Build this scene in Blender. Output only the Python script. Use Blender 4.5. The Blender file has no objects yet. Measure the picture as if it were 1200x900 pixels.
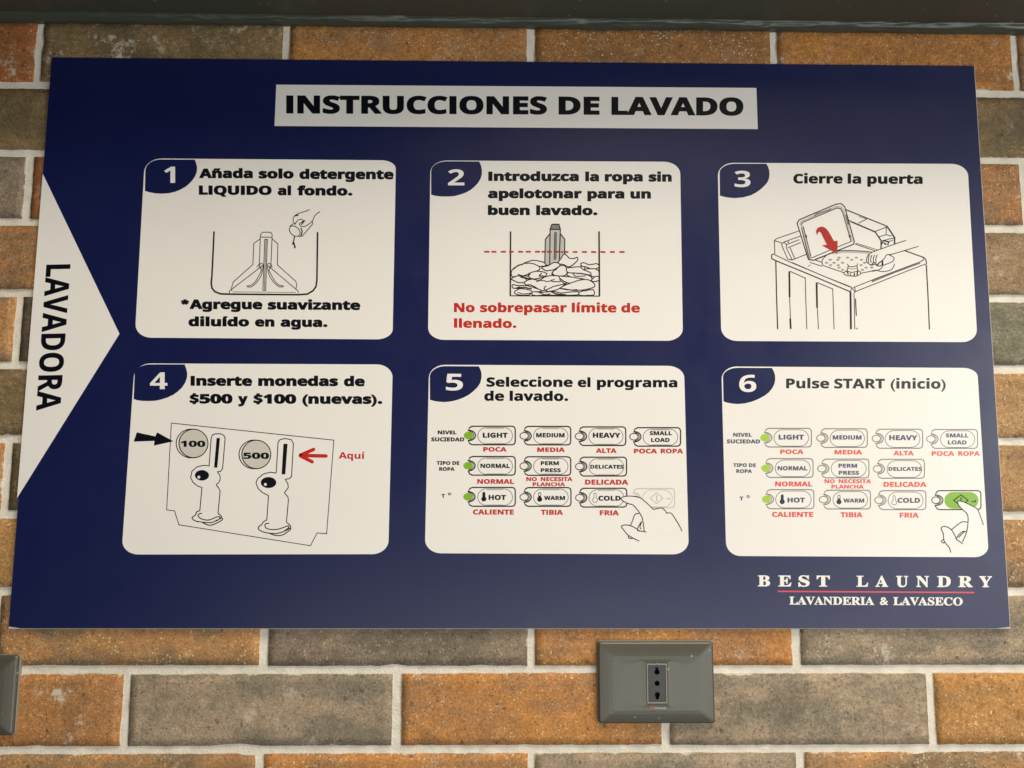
import bpy, math, random
from mathutils import Vector, Matrix, noise
from mathutils.geometry import tessellate_polygon
sc = bpy.context.scene
col = sc.collection

# ------------------------------------------------------------ camera, light, exposure
F, AX, AY, AZ = 870.0, -0.1080, 0.0135, -0.0024        # focal length in photo pixels, tilt, turn, roll
TX, TY, TZ = 0.5054, 0.2809, 0.7724                    # metres right, up and out from the wall
def rot_world_to_cam():
    Rx = Matrix(((1,0,0),(0,math.cos(AX),-math.sin(AX)),(0,math.sin(AX),math.cos(AX))))
    Ry = Matrix(((math.cos(AY),0,math.sin(AY)),(0,1,0),(-math.sin(AY),0,math.cos(AY))))
    Rz = Matrix(((math.cos(AZ),-math.sin(AZ),0),(math.sin(AZ),math.cos(AZ),0),(0,0,1)))
    return Rz @ Rx @ Ry
RWC = rot_world_to_cam()
FIT2BL = Matrix(((1,0,0),(0,0,-1),(0,1,0)))
RCAM = FIT2BL @ RWC.transposed()
CAMPOS = Vector((TX, -TZ, TY))
cam = bpy.data.cameras.new("camera")
camo = bpy.data.objects.new("camera", cam); col.objects.link(camo)
camo.matrix_world = Matrix.Translation(CAMPOS) @ RCAM.to_4x4()
cam.sensor_width = 36.0; cam.lens = F/1200*36.0
cam.clip_start = 0.01; cam.clip_end = 50
sc.camera = camo

world = bpy.data.worlds.new("World"); sc.world = world; world.use_nodes = True
bg = world.node_tree.nodes["Background"]
bg.inputs[0].default_value = (1.0, 0.90, 0.74, 1); bg.inputs[1].default_value = 0.008

def area(name, loc, target, sx, sy, power, color):
    l = bpy.data.lights.new(name, 'AREA'); l.shape = 'RECTANGLE'; l.size = sx; l.size_y = sy
    l.energy = power; l.color = color
    o = bpy.data.objects.new(name, l); col.objects.link(o); o.location = loc
    o.rotation_euler = (Vector(target)-Vector(loc)).to_track_quat('-Z', 'Y').to_euler()
    return o
# ceiling lamps of the room, cut off from the top of the wall by the soffit
WARM, FILL_WHITE = (1.0, 0.885, 0.72), (1.0, 0.99, 0.96)
area("ceiling_lamp", (1.2, -0.8, 1.9), (0.75, 0, 0.1), 1.7, 0.8, 51, WARM)
area("ceiling_lamp_far", (1.6, -2.0, 2.2), (0.75, 0, 0.1), 1.6, 1.2, 7, WARM)
# added fill lights, no source in view, for brightness and haze on the sign
area("fill_light_right", (2.6, -1.8, 0.5), (0.8, 0, 0.2), 1.0, 1.0, 20, FILL_WHITE)
area("fill_light_low_right", (2.4, -1.9, -0.4), (0.8, 0, 0.2), 1.2, 0.9, 10.5, FILL_WHITE)
area("fill_light_low_middle", (1.2, -1.9, -0.6), (0.6, 0, 0.2), 1.2, 0.7, 10.5, FILL_WHITE)
area("fill_light_low_left", (0.2, -1.9, -0.6), (0.4, 0, 0.2), 1.2, 0.7, 6.5, FILL_WHITE)

sc.view_settings.view_transform = 'Standard'; sc.view_settings.look = 'None'
sc.view_settings.exposure = 0.0; sc.view_settings.gamma = 1.0
sc.render.engine = 'CYCLES'

def on_plane(px, py, y):
    """point of the plane Y = y that the photograph shows at (px, py)"""
    d = RCAM @ Vector(((px-600)/F, -(py-450)/F, -1.0))
    t = (y - CAMPOS.y)/d.y
    return CAMPOS + d*t

# ------------------------------------------------------------ materials
def new_mat(name):
    m = bpy.data.materials.new(name); m.use_nodes = True
    nt = m.node_tree; return m, nt, nt.nodes["Principled BSDF"]
def N(nt, t, **kw):
    n = nt.nodes.new(t)
    for k, v in kw.items(): setattr(n, k, v)
    return n
def print_mat(name, rgb, rough=0.36, spec=0.5):
    m, nt, b = new_mat(name)
    geo = N(nt, 'ShaderNodeNewGeometry')
    n1 = N(nt, 'ShaderNodeTexNoise'); n1.inputs['Scale'].default_value = 900; n1.inputs['Detail'].default_value = 3
    n2 = N(nt, 'ShaderNodeTexNoise'); n2.inputs['Scale'].default_value = 9; n2.inputs['Detail'].default_value = 4
    for n in (n1, n2): nt.links.new(geo.outputs['Position'], n.inputs['Vector'])
    mr = N(nt, 'ShaderNodeMapRange'); mr.inputs[3].default_value = 0.965; mr.inputs[4].default_value = 1.035
    nt.links.new(n2.outputs['Fac'], mr.inputs[0])
    mx = N(nt, 'ShaderNodeVectorMath', operation='SCALE'); mx.inputs[0].default_value = rgb
    nt.links.new(mr.outputs[0], mx.inputs['Scale'])
    nt.links.new(mx.outputs[0], b.inputs['Base Color'])
    bp = N(nt, 'ShaderNodeBump'); bp.inputs['Strength'].default_value = 0.10; bp.inputs['Distance'].default_value = 0.0004
    nt.links.new(n1.outputs['Fac'], bp.inputs['Height']); nt.links.new(bp.outputs[0], b.inputs['Normal'])
    n3 = N(nt, 'ShaderNodeTexNoise'); n3.inputs['Scale'].default_value = 22; n3.inputs['Detail'].default_value = 7; n3.inputs['Roughness'].default_value = .7
    nt.links.new(geo.outputs['Position'], n3.inputs['Vector'])
    rr = N(nt, 'ShaderNodeMapRange'); rr.inputs[1].default_value = .3; rr.inputs[2].default_value = .7; rr.inputs[3].default_value = rough-.035; rr.inputs[4].default_value = rough+.045
    nt.links.new(n3.outputs['Fac'], rr.inputs[0]); nt.links.new(rr.outputs[0], b.inputs['Roughness'])
    b.inputs['Specular IOR Level'].default_value = spec
    return m
M = {}
M['navy'] = print_mat('navy_print', (0.0050, 0.0090, 0.062))
M['white'] = print_mat('white_print', (0.80, 0.78, 0.735))
M['edge'] = print_mat('white_foam_board_edge', (0.56, 0.50, 0.48), 0.7)
M['black'] = print_mat('black_print', (0.003, 0.004, 0.008), spec=0.28)
M['soft'] = print_mat('veiled_and_faded_print', (0.028, 0.027, 0.032), spec=0.4)  # step six heading: light veil put into the ink colour; also faded thermometers
M['ink'] = print_mat('line_ink', (0.014, 0.010, 0.009), spec=0.3)
M['inkg'] = print_mat('grey_line_ink', (0.17, 0.165, 0.15))
M['inkf'] = print_mat('faint_line_ink', (0.50, 0.47, 0.43))
M['label'] = print_mat('faded_blue_ink', (0.075, 0.075, 0.135))
M['red'] = print_mat('red_print', (0.50, 0.020, 0.012))
M['redp'] = print_mat('pale_red_print', (0.72, 0.10, 0.075))
M['redd'] = print_mat('dark_red_print', (0.42, 0.022, 0.018))
M['pink'] = print_mat('pink_red_print', (0.66, 0.05, 0.07))
M['green'] = print_mat('green_print', (0.20, 0.42, 0.015))
M['greenp'] = print_mat('lime_print', (0.36, 0.58, 0.06))
M['grey1'] = print_mat('light_grey_print', (0.50, 0.50, 0.47))
M['grey2'] = print_mat('mid_grey_print', (0.20, 0.20, 0.20))
M['coin'] = print_mat('coin_grey_print', (0.58, 0.56, 0.49))

# ------------------------------------------------------------ object helpers
def tag(o, label=None, cat=None, group=None, kind=None):
    if label: o['label'] = label
    if cat: o['category'] = cat
    if group: o['group'] = group
    if kind: o['kind'] = kind
    return o
def empty(name, loc):
    o = bpy.data.objects.new(name, None); col.objects.link(o); o.location = loc
    o.empty_display_size = 0.05; return o
def mesh_obj(name, verts, faces, mats, parent=None, fmat=None, origin=(0,0,0), smooth=False):
    """verts are world points; origin is the world origin of the object"""
    me = bpy.data.meshes.new(name)
    ov = Vector(origin)
    me.from_pydata([Vector(v)-ov for v in verts], [], faces)
    for m in mats: me.materials.append(m)
    if fmat: me.polygons.foreach_set('material_index', fmat)
    if smooth: me.polygons.foreach_set('use_smooth', [True]*len(me.polygons))
    me.update()
    o = bpy.data.objects.new(name, me); col.objects.link(o)
    if parent:
        o.parent = parent
        base = Vector((0,0,0)); p = parent
        while p: base += p.location; p = p.parent
        o.location = ov-base
    else: o.location = ov
    return o

# ------------------------------------------------------------ flat print: shapes, strokes and lettering
GLYPHS = {}
def load_glyphs(src):
    """each entry: font and character code -> [advance], then closed loops of Bezier points as handle, point, handle in thousandths of an em"""
    for (font, code), (adv, *rows) in src.items():
        key = 'srp'[font]+chr(code); adv = adv[0]/1000; loops = []
        for row in rows:
            v = [n/1000 for n in row]
            pts = [v[i:i+6] for i in range(0, len(v), 6)]; loop = []
            for i in range(len(pts)):
                a, b = pts[i], pts[(i+1) % len(pts)]
                p0, p1, p2, p3 = Vector(a[2:4]), Vector(a[4:6]), Vector(b[0:2]), Vector(b[2:4])
                d = (p3-p0)
                straight = abs((p1-p0).cross(d))+abs((p2-p0).cross(d)) < 0.004*max(d.length, 1e-6)
                k = 1 if straight else 4
                for j in range(k):
                    t = j/k; s = 1-t
                    q = p0*s**3+p1*3*s*s*t+p2*3*s*t*t+p3*t**3
                    if not loop or (loop[-1]-q).length > 0.002: loop.append(q)
            if (loop[0]-loop[-1]).length < 0.002: loop.pop()
            loops.append(loop)
        GLYPHS[key] = (adv, loops)
def area2(l): return sum(l[i-1].x*l[i].y-l[i].x*l[i-1].y for i in range(len(l)))
def inside(p, l):
    c = False
    for i in range(len(l)):
        a, b = l[i-1], l[i]
        if (a.y > p.y) != (b.y > p.y) and p.x < (b.x-a.x)*(p.y-a.y)/(b.y-a.y)+a.x: c = not c
    return c
SEG = lambda x0, x1, y0, y1: [Vector((x0,y0)), Vector((x0,y1)), Vector((x1,y1)), Vector((x1,y0))]
def ring(cx, cy, rx, ry, n=16, cw=True):
    s = -1 if cw else 1
    return [Vector((cx+rx*math.cos(s*2*math.pi*i/n), cy+ry*math.sin(s*2*math.pi*i/n))) for i in range(n)]
def glyph(font, ch):
    """advance and ink loops (em units); accents, stops and signs are put together from simple shapes"""
    if ch == '.': return 0.30, [ring(0.15, 0.085, 0.088, 0.088)]
    if ch == 'ñ':
        a, l = GLYPHS['sn']; x = a/2
        t = [Vector(p) for p in ((x-.17,.625),(x-.155,.70),(x-.09,.745),(x-.03,.735),(x+.05,.70),(x+.075,.745),(x+.15,.745),(x+.135,.67),(x+.075,.62),(x+.02,.63),(x-.07,.665),(x-.095,.625))]
        return a, l+[t]
    if ch == 'í':
        a, l = GLYPHS['sı']; x = a/2
        return a, l+[[Vector(p) for p in ((x-.07,.62),(x-.02,.79),(x+.15,.79),(x+.04,.62))]]
    if ch == '$':
        a, l = GLYPHS['sS']; s = 0.86
        l = [[Vector((p.x*s+.02, p.y*s+.05)) for p in q] for q in l]
        c = a*s/2+.02
        return a*s+.04, l+[SEG(c-.045, c+.045, .62, .78), SEG(c-.045, c+.045, -.06, .10)]
    if ch == '*':
        l = []
        for k in range(5):
            an = math.pi/2+k*2*math.pi/5; d = Vector((math.cos(an), math.sin(an))); n = Vector((-d.y, d.x))
            c = Vector((.24, .53)); l.append([c+n*.03-d*.02, c-n*.03-d*.02, c+d*.19-n*.055, c+d*.19+n*.055])
        return 0.48, l
    if ch == '°': return 0.4, [ring(.2, .6, .14, .14), ring(.2, .6, .06, .06, cw=False)]
    if font == 's' and ch == 'I': return 0.335, [SEG(.088, .247, 0, .714)]
    if font == 's' and ch == 'i':
        a, l = GLYPHS['si']; return a, [[Vector((p.x, p.y+.035)) if min(q.y for q in k) > .5 else p for p in k] for k in l]
    if ch == '|': return GLYPHS['sI']                       # capital i with bars
    if ch == 'g':                                           # single-storey g: the bowl of q with a hooked tail
        a, l = GLYPHS['sq']; big = max(l, key=lambda q: abs(area2(q))); i0 = min(range(len(big)), key=lambda i: (big[i].y > -.1, -big[i].x))
        rot = big[i0:]+big[:i0]; rest = [p for p in rot if p.y > -.1]
        hook = [Vector((x/1000, y/1000)) for x, y in ((555,-20),(550,-90),(525,-155),(470,-205),(390,-232),(290,-240),(180,-232),(85,-208),(85,-92),(180,-118),(280,-126),(350,-115),(390,-85),(404,-40))]
        return a, [hook+rest]+[q for q in l if q is not big]
    if ch in '()&': return GLYPHS['p'+ch]
    return GLYPHS[font+ch]

class Flat:
    """collects flat shapes given in photo pixels, lays them on the plane of the sign as one mesh"""
    def __init__(self, plane=-0.0068, dz=0.00002):
        self.v = []; self.f = []; self.fm = []; self.mats = []; self.plane = plane; self.dz = dz
    def slot(self, m):
        m = M[m]
        if m not in self.mats: self.mats.append(m)
        return self.mats.index(m)
    def pt(self, p, lay): return on_plane(p[0], p[1], self.plane-lay*self.dz)
    def world_loops(self, loops, mat, lay, flip=False):
        """loops of world points: outer ones with their holes"""
        s = self.slot(mat)
        flat = [[Vector((p.x, p.z)) for p in l] for l in loops]
        depth = [sum(inside(l[0], o) for j, o in enumerate(flat) if j != i) for i, l in enumerate(flat)]
        for i, l in enumerate(flat):
            if depth[i] % 2: continue
            grp = [i]+[j for j in range(len(flat)) if depth[j] == depth[i]+1 and inside(flat[j][0], l)]
            poly = [[Vector((p.x, p.y, 0)) for p in flat[j]] for j in grp]
            allp = [q for j in grp for q in loops[j]]
            base = len(self.v); self.v += allp
            for t in tessellate_polygon(poly):
                a, b, c = (allp[k] for k in t)
                nrm = (b-a).cross(c-a)
                if nrm.length < 1e-14: continue
                if nrm.y > 0: t = (t[0], t[2], t[1])
                self.f.append(tuple(base+k for k in t)); self.fm.append(s)
    def poly(self, pts, mat, lay=1, holes=()):
        self.world_loops([[self.pt(p, lay) for p in l] for l in [pts]+list(holes)], mat, lay)
    def ellipse(self, cx, cy, rx, ry, mat, lay=1, n=28, rot=0):
        c, s = math.cos(rot), math.sin(rot)
        self.poly([(cx+rx*math.cos(a)*c-ry*math.sin(a)*s, cy+rx*math.cos(a)*s+ry*math.sin(a)*c) for a in (2*math.pi*i/n for i in range(n))], mat, lay)
    def stroke(self, pts, w, mat, lay=3, closed=False, smooth=False, round_=False, jitter=0):
        pts = [Vector(p[:2]) for p in pts]; w = w*1.1+.12
        if smooth: pts = catmull(pts, closed)
        if jitter:
            pts = [p+Vector((noise.noise(Vector((p.x*.8, p.y*.8, 3))), noise.noise(Vector((p.x*.8, p.y*.8, 9)))))*jitter for p in pts]
        q = [pts[0]]
        for p in pts[1:]:
            if (p-q[-1]).length > 0.02: q.append(p)
        if closed and (q[0]-q[-1]).length < 0.02: q.pop()
        pts = q; n = len(pts)
        if n < 2: return
        L, R = [], []
        for i in range(n):
            if closed: a, b, c = pts[i-1], pts[i], pts[(i+1) % n]
            else: a, b, c = pts[max(i-1, 0)], pts[i], pts[min(i+1, n-1)]
            d1 = (b-a) if (b-a).length > 1e-6 else (c-b); d2 = (c-b) if (c-b).length > 1e-6 else (b-a)
            d1 = d1.normalized(); d2 = d2.normalized()
            m = Vector((-d1.y, d1.x))+Vector((-d2.y, d2.x))
            if m.length < 0.3: m = Vector((-d1.y, d1.x))
            m.normalize(); k = min(1/max(abs(m.dot(Vector((-d1.y, d1.x)))), .4), 1.8)
            L.append(b+m*w/2*k); R.append(b-m*w/2*k)
        base = len(self.v); s = self.slot(mat)
        for a, b in zip(L, R): self.v += [self.pt(a, lay), self.pt(b, lay)]
        for i in range(n if closed else n-1):
            j = (i+1) % n
            q = (base+2*i, base+2*i+1, base+2*j+1, base+2*j)
            a, b, c = self.v[q[0]], self.v[q[1]], self.v[q[2]]
            if (b-a).cross(c-a).y > 0: q = q[::-1]
            self.f.append(q); self.fm.append(s)
        if round_ and not closed:
            self.ellipse(pts[0].x, pts[0].y, w/2, w/2, mat, lay+.3, 10); self.ellipse(pts[-1].x, pts[-1].y, w/2, w/2, mat, lay+.3, 10)
    def text(self, s, x0, y0, x1, y1, cap, mat, w=0.0, font='s', lay=3, caph=None, up=(0,-1), track=0.0):
        """ink from (x0,y0) to (x1,y1) on the baseline, capitals cap pixels high towards up; w thickens the strokes"""
        caph = caph or (0.714 if font == 's' else 0.678)
        loops = []; x = 0.0
        for ch in s:
            if ch == ' ': x += 0.27; continue
            a, l = glyph(font, ch)
            loops += [[Vector((p.x+x, p.y)) for p in q] for q in l]; x += a+track
        xmin = min(p.x for l in loops for p in l)-w; xmax = max(p.x for l in loops for p in l)+w
        A = self.pt((x0, y0), lay); B = self.pt((x1, y1), lay)
        C = self.pt((x0+up[0]*cap, y0+up[1]*cap), lay)
        D = self.pt((x1+up[0]*cap, y1+up[1]*cap), lay)
        def place(p, o=0.0):
            t = (p.x-xmin)/(xmax-xmin); h = (p.y+w)/(caph+2*w)
            q = (A.lerp(B, t))*(1-h)+(C.lerp(D, t))*h; q.y -= o; return q
        self.world_loops([[place(p) for p in l] for l in loops], mat, lay)
        if not w: return
        sl = self.slot(mat)
        for k, l in enumerate(loops):
            n = len(l); o = (0.15+0.1*(k % 6))*self.dz; base = len(self.v)
            for i in range(n):
                d1 = (l[i]-l[i-1]).normalized(); d2 = (l[(i+1) % n]-l[i]).normalized()
                n1 = Vector((-d1.y, d1.x)); m = n1+Vector((-d2.y, d2.x))
                if m.length < .3: m = n1.copy()
                m.normalize(); q = m*w*min(1/max(m.dot(n1), .5), 1.5)
                self.v += [place(l[i]+q, o), place(l[i]-q, o)]
            for i in range(n):
                j = (i+1) % n; q = (base+2*i, base+2*i+1, base+2*j+1, base+2*j)
                a_, b_, c_ = self.v[q[0]], self.v[q[1]], self.v[q[2]]
                if (b_-a_).cross(c_-a_).y > 0: q = q[::-1]
                self.f.append(q); self.fm.append(sl)
    def build(self, name, parent):
        o = mesh_obj(name, self.v, self.f, self.mats, parent, self.fm, origin=self.v[0])
        return o
def catmull(pts, closed=False, k=5):
    n = len(pts)
    if n < 3: return pts
    out = []
    for i in range(n if closed else n-1):
        if closed: p0, p1, p2, p3 = pts[i-1], pts[i], pts[(i+1) % n], pts[(i+2) % n]
        else: p0, p1, p2, p3 = pts[max(i-1,0)], pts[i], pts[i+1], pts[min(i+2,n-1)]
        for j in range(k):
            t = j/k
            out.append(0.5*((2*p1)+(p2-p0)*t+(2*p0-5*p1+4*p2-p3)*t*t+(3*p1-p0-3*p2+p3)*t**3))
    if not closed: out.append(pts[-1])
    return out
def Z(X0, Y0, pts, k=6.0):
    """points read off an enlarged crop of the photograph whose corner is (X0, Y0)"""
    return [(X0+u/k, Y0+v/k) for u, v in pts]
GLYPH_POINTS = {
(0,48):[[572],[346,-10,285,-10,199,-10,136,23,96,88,56,153,36,242,36,357,36,434,44,500,60,555,76,610,102,652,139,681,176,710,224,725,285,725,370,725,433,693,474,628,515,563,535,473,535,357,535,280,527,215,511,160,494,105,468,63,432,34,395,5],[247,112,285,112,322,112,348,132,363,173,378,214,385,275,385,357,385,438,378,500,363,541,348,582,322,603,285,603,247,603,221,582,207,541,193,500,186,438,186,357,186,276,193,215,207,174,221,133]],
(0,49):[[572],[312,0,262,0,262,138,262,275,262,413,262,430,262,453,264,481,265,509,265,534,266,555,263,551,255,544,245,534,234,523,223,514,214,506,187,484,159,462,132,440,108,470,83,501,59,531,136,592,212,653,289,714,330,714,372,714,413,714,413,476,413,238,413,0,363,0]],
(0,50):[[572],[206,0,40,0,40,35,40,70,40,105,100,165,159,226,219,286,256,323,285,354,307,379,328,403,344,426,354,447,364,468,369,490,369,513,369,542,361,563,346,577,330,591,309,598,282,598,255,598,228,592,202,579,176,566,149,548,120,525,93,557,65,590,38,622,59,640,81,657,104,672,127,687,153,700,184,710,214,719,250,724,293,724,340,724,380,716,414,699,447,682,473,659,492,630,510,601,519,568,519,531,519,492,511,456,496,424,480,391,457,359,428,327,398,295,362,259,320,220,289,191,259,163,228,134,228,132,228,129,228,127,332,127,435,127,539,127,539,85,539,42,539,0,373,0]],
(0,51):[[572],[311,-10,244,-10,167,-10,98,3,38,29,38,72,38,114,38,157,69,142,101,130,135,122,168,114,199,110,228,110,282,110,320,119,342,138,363,157,374,183,374,217,374,237,369,254,359,268,349,281,332,292,307,299,282,306,247,309,202,309,184,309,166,309,148,309,148,348,148,386,148,425,166,425,185,425,203,425,247,425,281,429,304,438,327,446,342,457,351,472,359,486,363,502,363,521,363,546,355,566,340,581,324,595,298,602,261,602,227,602,198,596,173,585,148,573,126,561,109,550,86,585,62,619,39,654,67,674,100,691,138,704,175,717,220,724,272,724,345,724,404,709,447,680,490,650,511,608,511,554,511,505,496,465,467,436,437,407,400,387,357,376,357,375,357,374,357,373,414,366,458,349,488,321,517,293,532,255,532,208,532,167,522,130,502,97,481,63,450,37,408,19,365,0]],
(0,52):[[572],[371,0,322,0,322,49,322,99,322,148,220,148,119,148,17,148,17,183,17,218,17,253,121,407,226,560,330,714,376,714,423,714,469,714,469,564,469,415,469,265,498,265,526,265,555,265,555,226,555,187,555,148,526,148,498,148,469,148,469,99,469,49,469,0,420,0],[194,331,150,265,207,265,265,265,322,265,322,305,322,346,322,386,322,401,322,420,323,442,324,464,324,485,326,504,327,523,327,535,328,541,327,541,325,541,324,541,318,528,312,515,305,502,298,489,290,476,281,463,237,397]],
(0,53):[[572],[335,-10,241,-10,204,-10,169,-7,136,0,102,7,74,16,49,29,49,72,49,116,49,159,74,146,103,136,138,127,173,118,205,113,236,113,281,113,315,122,339,141,362,159,374,187,374,226,374,298,326,334,231,334,212,334,193,332,173,329,153,325,136,321,123,318,103,329,83,339,63,350,72,471,81,593,90,714,219,714,348,714,477,714,477,671,477,629,477,586,392,586,307,586,222,586,218,539,213,493,209,446,220,449,233,451,246,453,259,455,277,456,300,456,343,456,382,448,416,431,450,414,477,390,497,358,516,326,526,286,526,239,526,162,502,101,454,57,406,12]],
(0,54):[[572],[371,-10,296,-10,247,-10,203,1,164,24,125,46,93,80,70,127,47,173,35,232,35,303,35,344,38,385,44,425,50,465,61,503,76,539,91,574,111,606,139,634,166,661,200,683,242,699,283,714,334,722,393,722,407,722,423,722,442,721,461,720,476,718,489,715,489,675,489,634,489,594,476,597,463,600,448,602,433,603,418,604,403,604,344,604,298,595,266,576,233,557,210,531,197,498,184,464,176,425,174,381,176,381,178,381,180,381,193,404,213,424,238,440,263,456,295,464,335,464,398,464,447,444,484,405,521,366,539,310,539,238,539,161,517,100,474,56,430,12],[270,111,293,111,322,111,346,121,365,142,384,162,393,193,393,236,393,271,385,298,369,318,353,338,329,348,296,348,274,348,255,343,238,334,221,324,208,311,199,296,190,281,185,265,185,249,185,227,189,206,197,185,205,164,217,146,234,132,250,118]],
(0,65):[[690],[54,0,0,0,84,239,168,478,252,717,314,717,375,717,437,717,521,478,606,239,690,0,636,0,581,0,527,0,510,57,492,113,475,170,388,170,302,170,215,170,198,113,180,57,163,0,109,0],[270,352,253,297,315,297,377,297,439,297,421,352,404,408,386,463,383,474,379,489,374,506,369,523,363,541,358,559,353,577,348,593,345,606,342,593,337,576,332,557,326,537,321,518,316,501,311,483,307,470,304,463,287,408]],
(0,66):[[672],[179,0,90,0,90,238,90,476,90,714,164,714,238,714,312,714,407,714,479,701,528,674,577,647,601,600,601,533,601,492,592,458,573,430,553,402,526,385,491,379,491,377,491,376,491,374,515,369,537,361,556,349,575,337,591,320,602,297,613,274,619,244,619,207,619,142,596,92,549,55,502,18,438,0,357,0,268,0],[241,484,241,431,270,431,300,431,329,431,373,431,403,438,421,452,438,466,446,486,446,513,446,540,436,560,416,572,396,584,364,590,321,590,294,590,268,590,241,590,241,537],[241,187,241,125,274,125,307,125,340,125,385,125,417,134,435,152,453,169,462,193,462,222,462,249,453,270,435,287,416,303,383,311,335,311,304,311,272,311,241,311,241,249]],
(0,67):[[637],[417,-10,379,-10,306,-10,245,5,198,36,150,66,115,109,92,164,69,219,58,283,58,356,58,428,71,492,97,547,123,602,161,646,211,677,260,708,321,724,393,724,428,724,464,720,500,711,535,701,569,689,602,674,586,633,569,592,553,551,526,564,500,575,473,584,446,593,419,598,393,598,335,598,291,576,260,533,229,490,214,430,214,355,214,279,228,220,257,179,285,137,330,116,393,116,422,116,452,119,481,126,510,133,541,142,575,154,575,112,575,69,575,27,544,14,513,5,482,-1,451,-7]],
(0,68):[[740],[157,0,90,0,90,238,90,476,90,714,165,714,239,714,314,714,389,714,454,701,509,674,563,647,606,608,637,557,667,505,682,441,682,364,682,243,648,153,580,92,511,31,415,0,292,0,225,0],[241,280,241,125,263,125,284,125,306,125,452,125,525,203,525,360,525,439,508,498,473,535,438,572,388,590,322,590,295,590,268,590,241,590,241,435]],
(0,69):[[560],[227,0,90,0,90,238,90,476,90,714,227,714,364,714,501,714,501,673,501,631,501,590,414,590,328,590,241,590,241,538,241,485,241,433,322,433,402,433,483,433,483,392,483,350,483,309,402,309,322,309,241,309,241,248,241,186,241,125,328,125,414,125,501,125,501,83,501,42,501,0,364,0]],
(0,70):[[549],[140,0,90,0,90,238,90,476,90,714,226,714,363,714,499,714,499,673,499,631,499,590,412,590,326,590,239,590,239,529,239,467,239,406,320,406,400,406,481,406,481,365,481,323,481,282,400,282,320,282,239,282,239,188,239,94,239,0,189,0]],
(0,71):[[724],[441,-10,390,-10,283,-10,201,21,144,84,87,147,58,238,58,358,58,433,72,497,102,552,131,607,173,649,228,679,283,709,351,724,431,724,469,724,506,720,543,712,580,704,613,693,643,680,626,640,610,599,593,559,571,570,546,580,518,587,490,594,461,598,430,598,386,598,348,588,316,568,283,548,258,520,241,484,223,447,214,404,214,355,214,308,220,267,233,231,246,195,266,167,293,147,320,126,356,116,400,116,421,116,440,117,455,119,470,121,483,123,496,126,496,176,496,225,496,275,451,275,406,275,361,275,361,317,361,359,361,401,455,401,550,401,644,401,644,278,644,154,644,31,607,18,568,8,528,1,487,-6]],
(0,72):[[765],[140,0,90,0,90,238,90,476,90,714,140,714,191,714,241,714,241,621,241,527,241,434,335,434,430,434,524,434,524,527,524,621,524,714,574,714,625,714,675,714,675,476,675,238,675,0,625,0,574,0,524,0,524,103,524,205,524,308,430,308,335,308,241,308,241,205,241,103,241,0,191,0]],
(0,73):[[389],[140,0,32,0,32,29,32,57,32,86,61,99,90,113,119,126,119,280,119,434,119,588,90,601,61,615,32,628,32,657,32,685,32,714,140,714,249,714,357,714,357,685,357,657,357,628,328,615,299,601,270,588,270,434,270,280,270,126,299,113,328,99,357,86,357,57,357,29,357,0,249,0]],
(0,76):[[565],[237,0,90,0,90,238,90,476,90,714,140,714,191,714,241,714,241,518,241,321,241,125,338,125,434,125,531,125,531,83,531,42,531,0,384,0]],
(0,77):[[943],[135,0,90,0,90,238,90,476,90,714,159,714,227,714,296,714,352,532,409,350,465,168,466,168,467,168,468,168,528,350,587,532,647,714,716,714,784,714,853,714,853,476,853,238,853,0,806,0,759,0,712,0,712,113,712,225,712,338,712,361,713,387,714,416,715,445,716,473,717,500,718,526,718,546,719,559,718,559,716,559,715,559,654,373,592,186,531,0,485,0,438,0,392,0,335,187,277,373,220,560,219,560,217,560,216,560,217,547,219,527,220,500,221,473,223,445,224,415,225,384,225,357,225,332,225,221,225,111,225,0,180,0]],
(0,78):[[813],[135,0,90,0,90,238,90,476,90,714,154,714,217,714,281,714,384,536,488,357,591,179,592,179,593,179,594,179,592,212,590,245,589,278,588,311,587,343,587,376,587,489,587,601,587,714,632,714,678,714,723,714,723,476,723,238,723,0,659,0,595,0,531,0,427,180,324,360,220,540,219,540,217,540,216,540,219,506,221,472,223,438,224,404,225,370,225,336,225,224,225,112,225,0,180,0]],
(0,79):[[796],[476,-10,398,-10,321,-10,257,5,207,36,156,67,119,110,95,165,70,220,58,285,58,359,58,433,70,497,95,552,119,607,156,649,207,680,257,710,321,725,399,725,476,725,540,710,590,680,640,649,677,606,702,552,726,497,738,432,738,358,738,284,726,220,702,165,677,110,640,67,590,36,540,5],[335,117,398,117,463,117,509,139,537,182,565,225,579,283,579,358,579,433,565,492,537,535,509,578,463,599,399,599,335,599,289,578,260,535,231,492,217,433,217,358,217,283,231,225,260,182,289,139]],
(0,80):[[628],[140,0,90,0,90,238,90,476,90,714,166,714,242,714,318,714,410,714,477,694,520,655,562,615,583,560,583,491,583,450,574,411,557,375,540,338,511,309,471,287,430,265,375,254,306,254,284,254,263,254,241,254,241,169,241,85,241,0,191,0],[241,449,241,378,258,378,274,378,291,378,334,378,368,387,393,404,418,421,430,448,430,486,430,555,390,590,310,590,287,590,264,590,241,590,241,519]],
(0,81):[[796],[605,-170,540,-170,496,-117,453,-63,409,-10,405,-10,402,-10,398,-10,321,-10,257,5,207,36,156,67,119,110,95,165,70,220,58,285,58,359,58,433,70,497,95,552,119,607,156,649,207,680,257,710,321,725,399,725,476,725,540,710,590,680,640,649,677,606,702,552,726,497,738,432,738,358,738,278,724,209,695,151,666,92,622,49,562,22,619,-42,677,-106,734,-170,669,-170],[335,117,398,117,463,117,509,139,537,182,565,225,579,283,579,358,579,433,565,492,537,535,509,578,463,599,399,599,335,599,289,578,260,535,231,492,217,433,217,358,217,283,231,225,260,182,289,139]],
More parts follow.
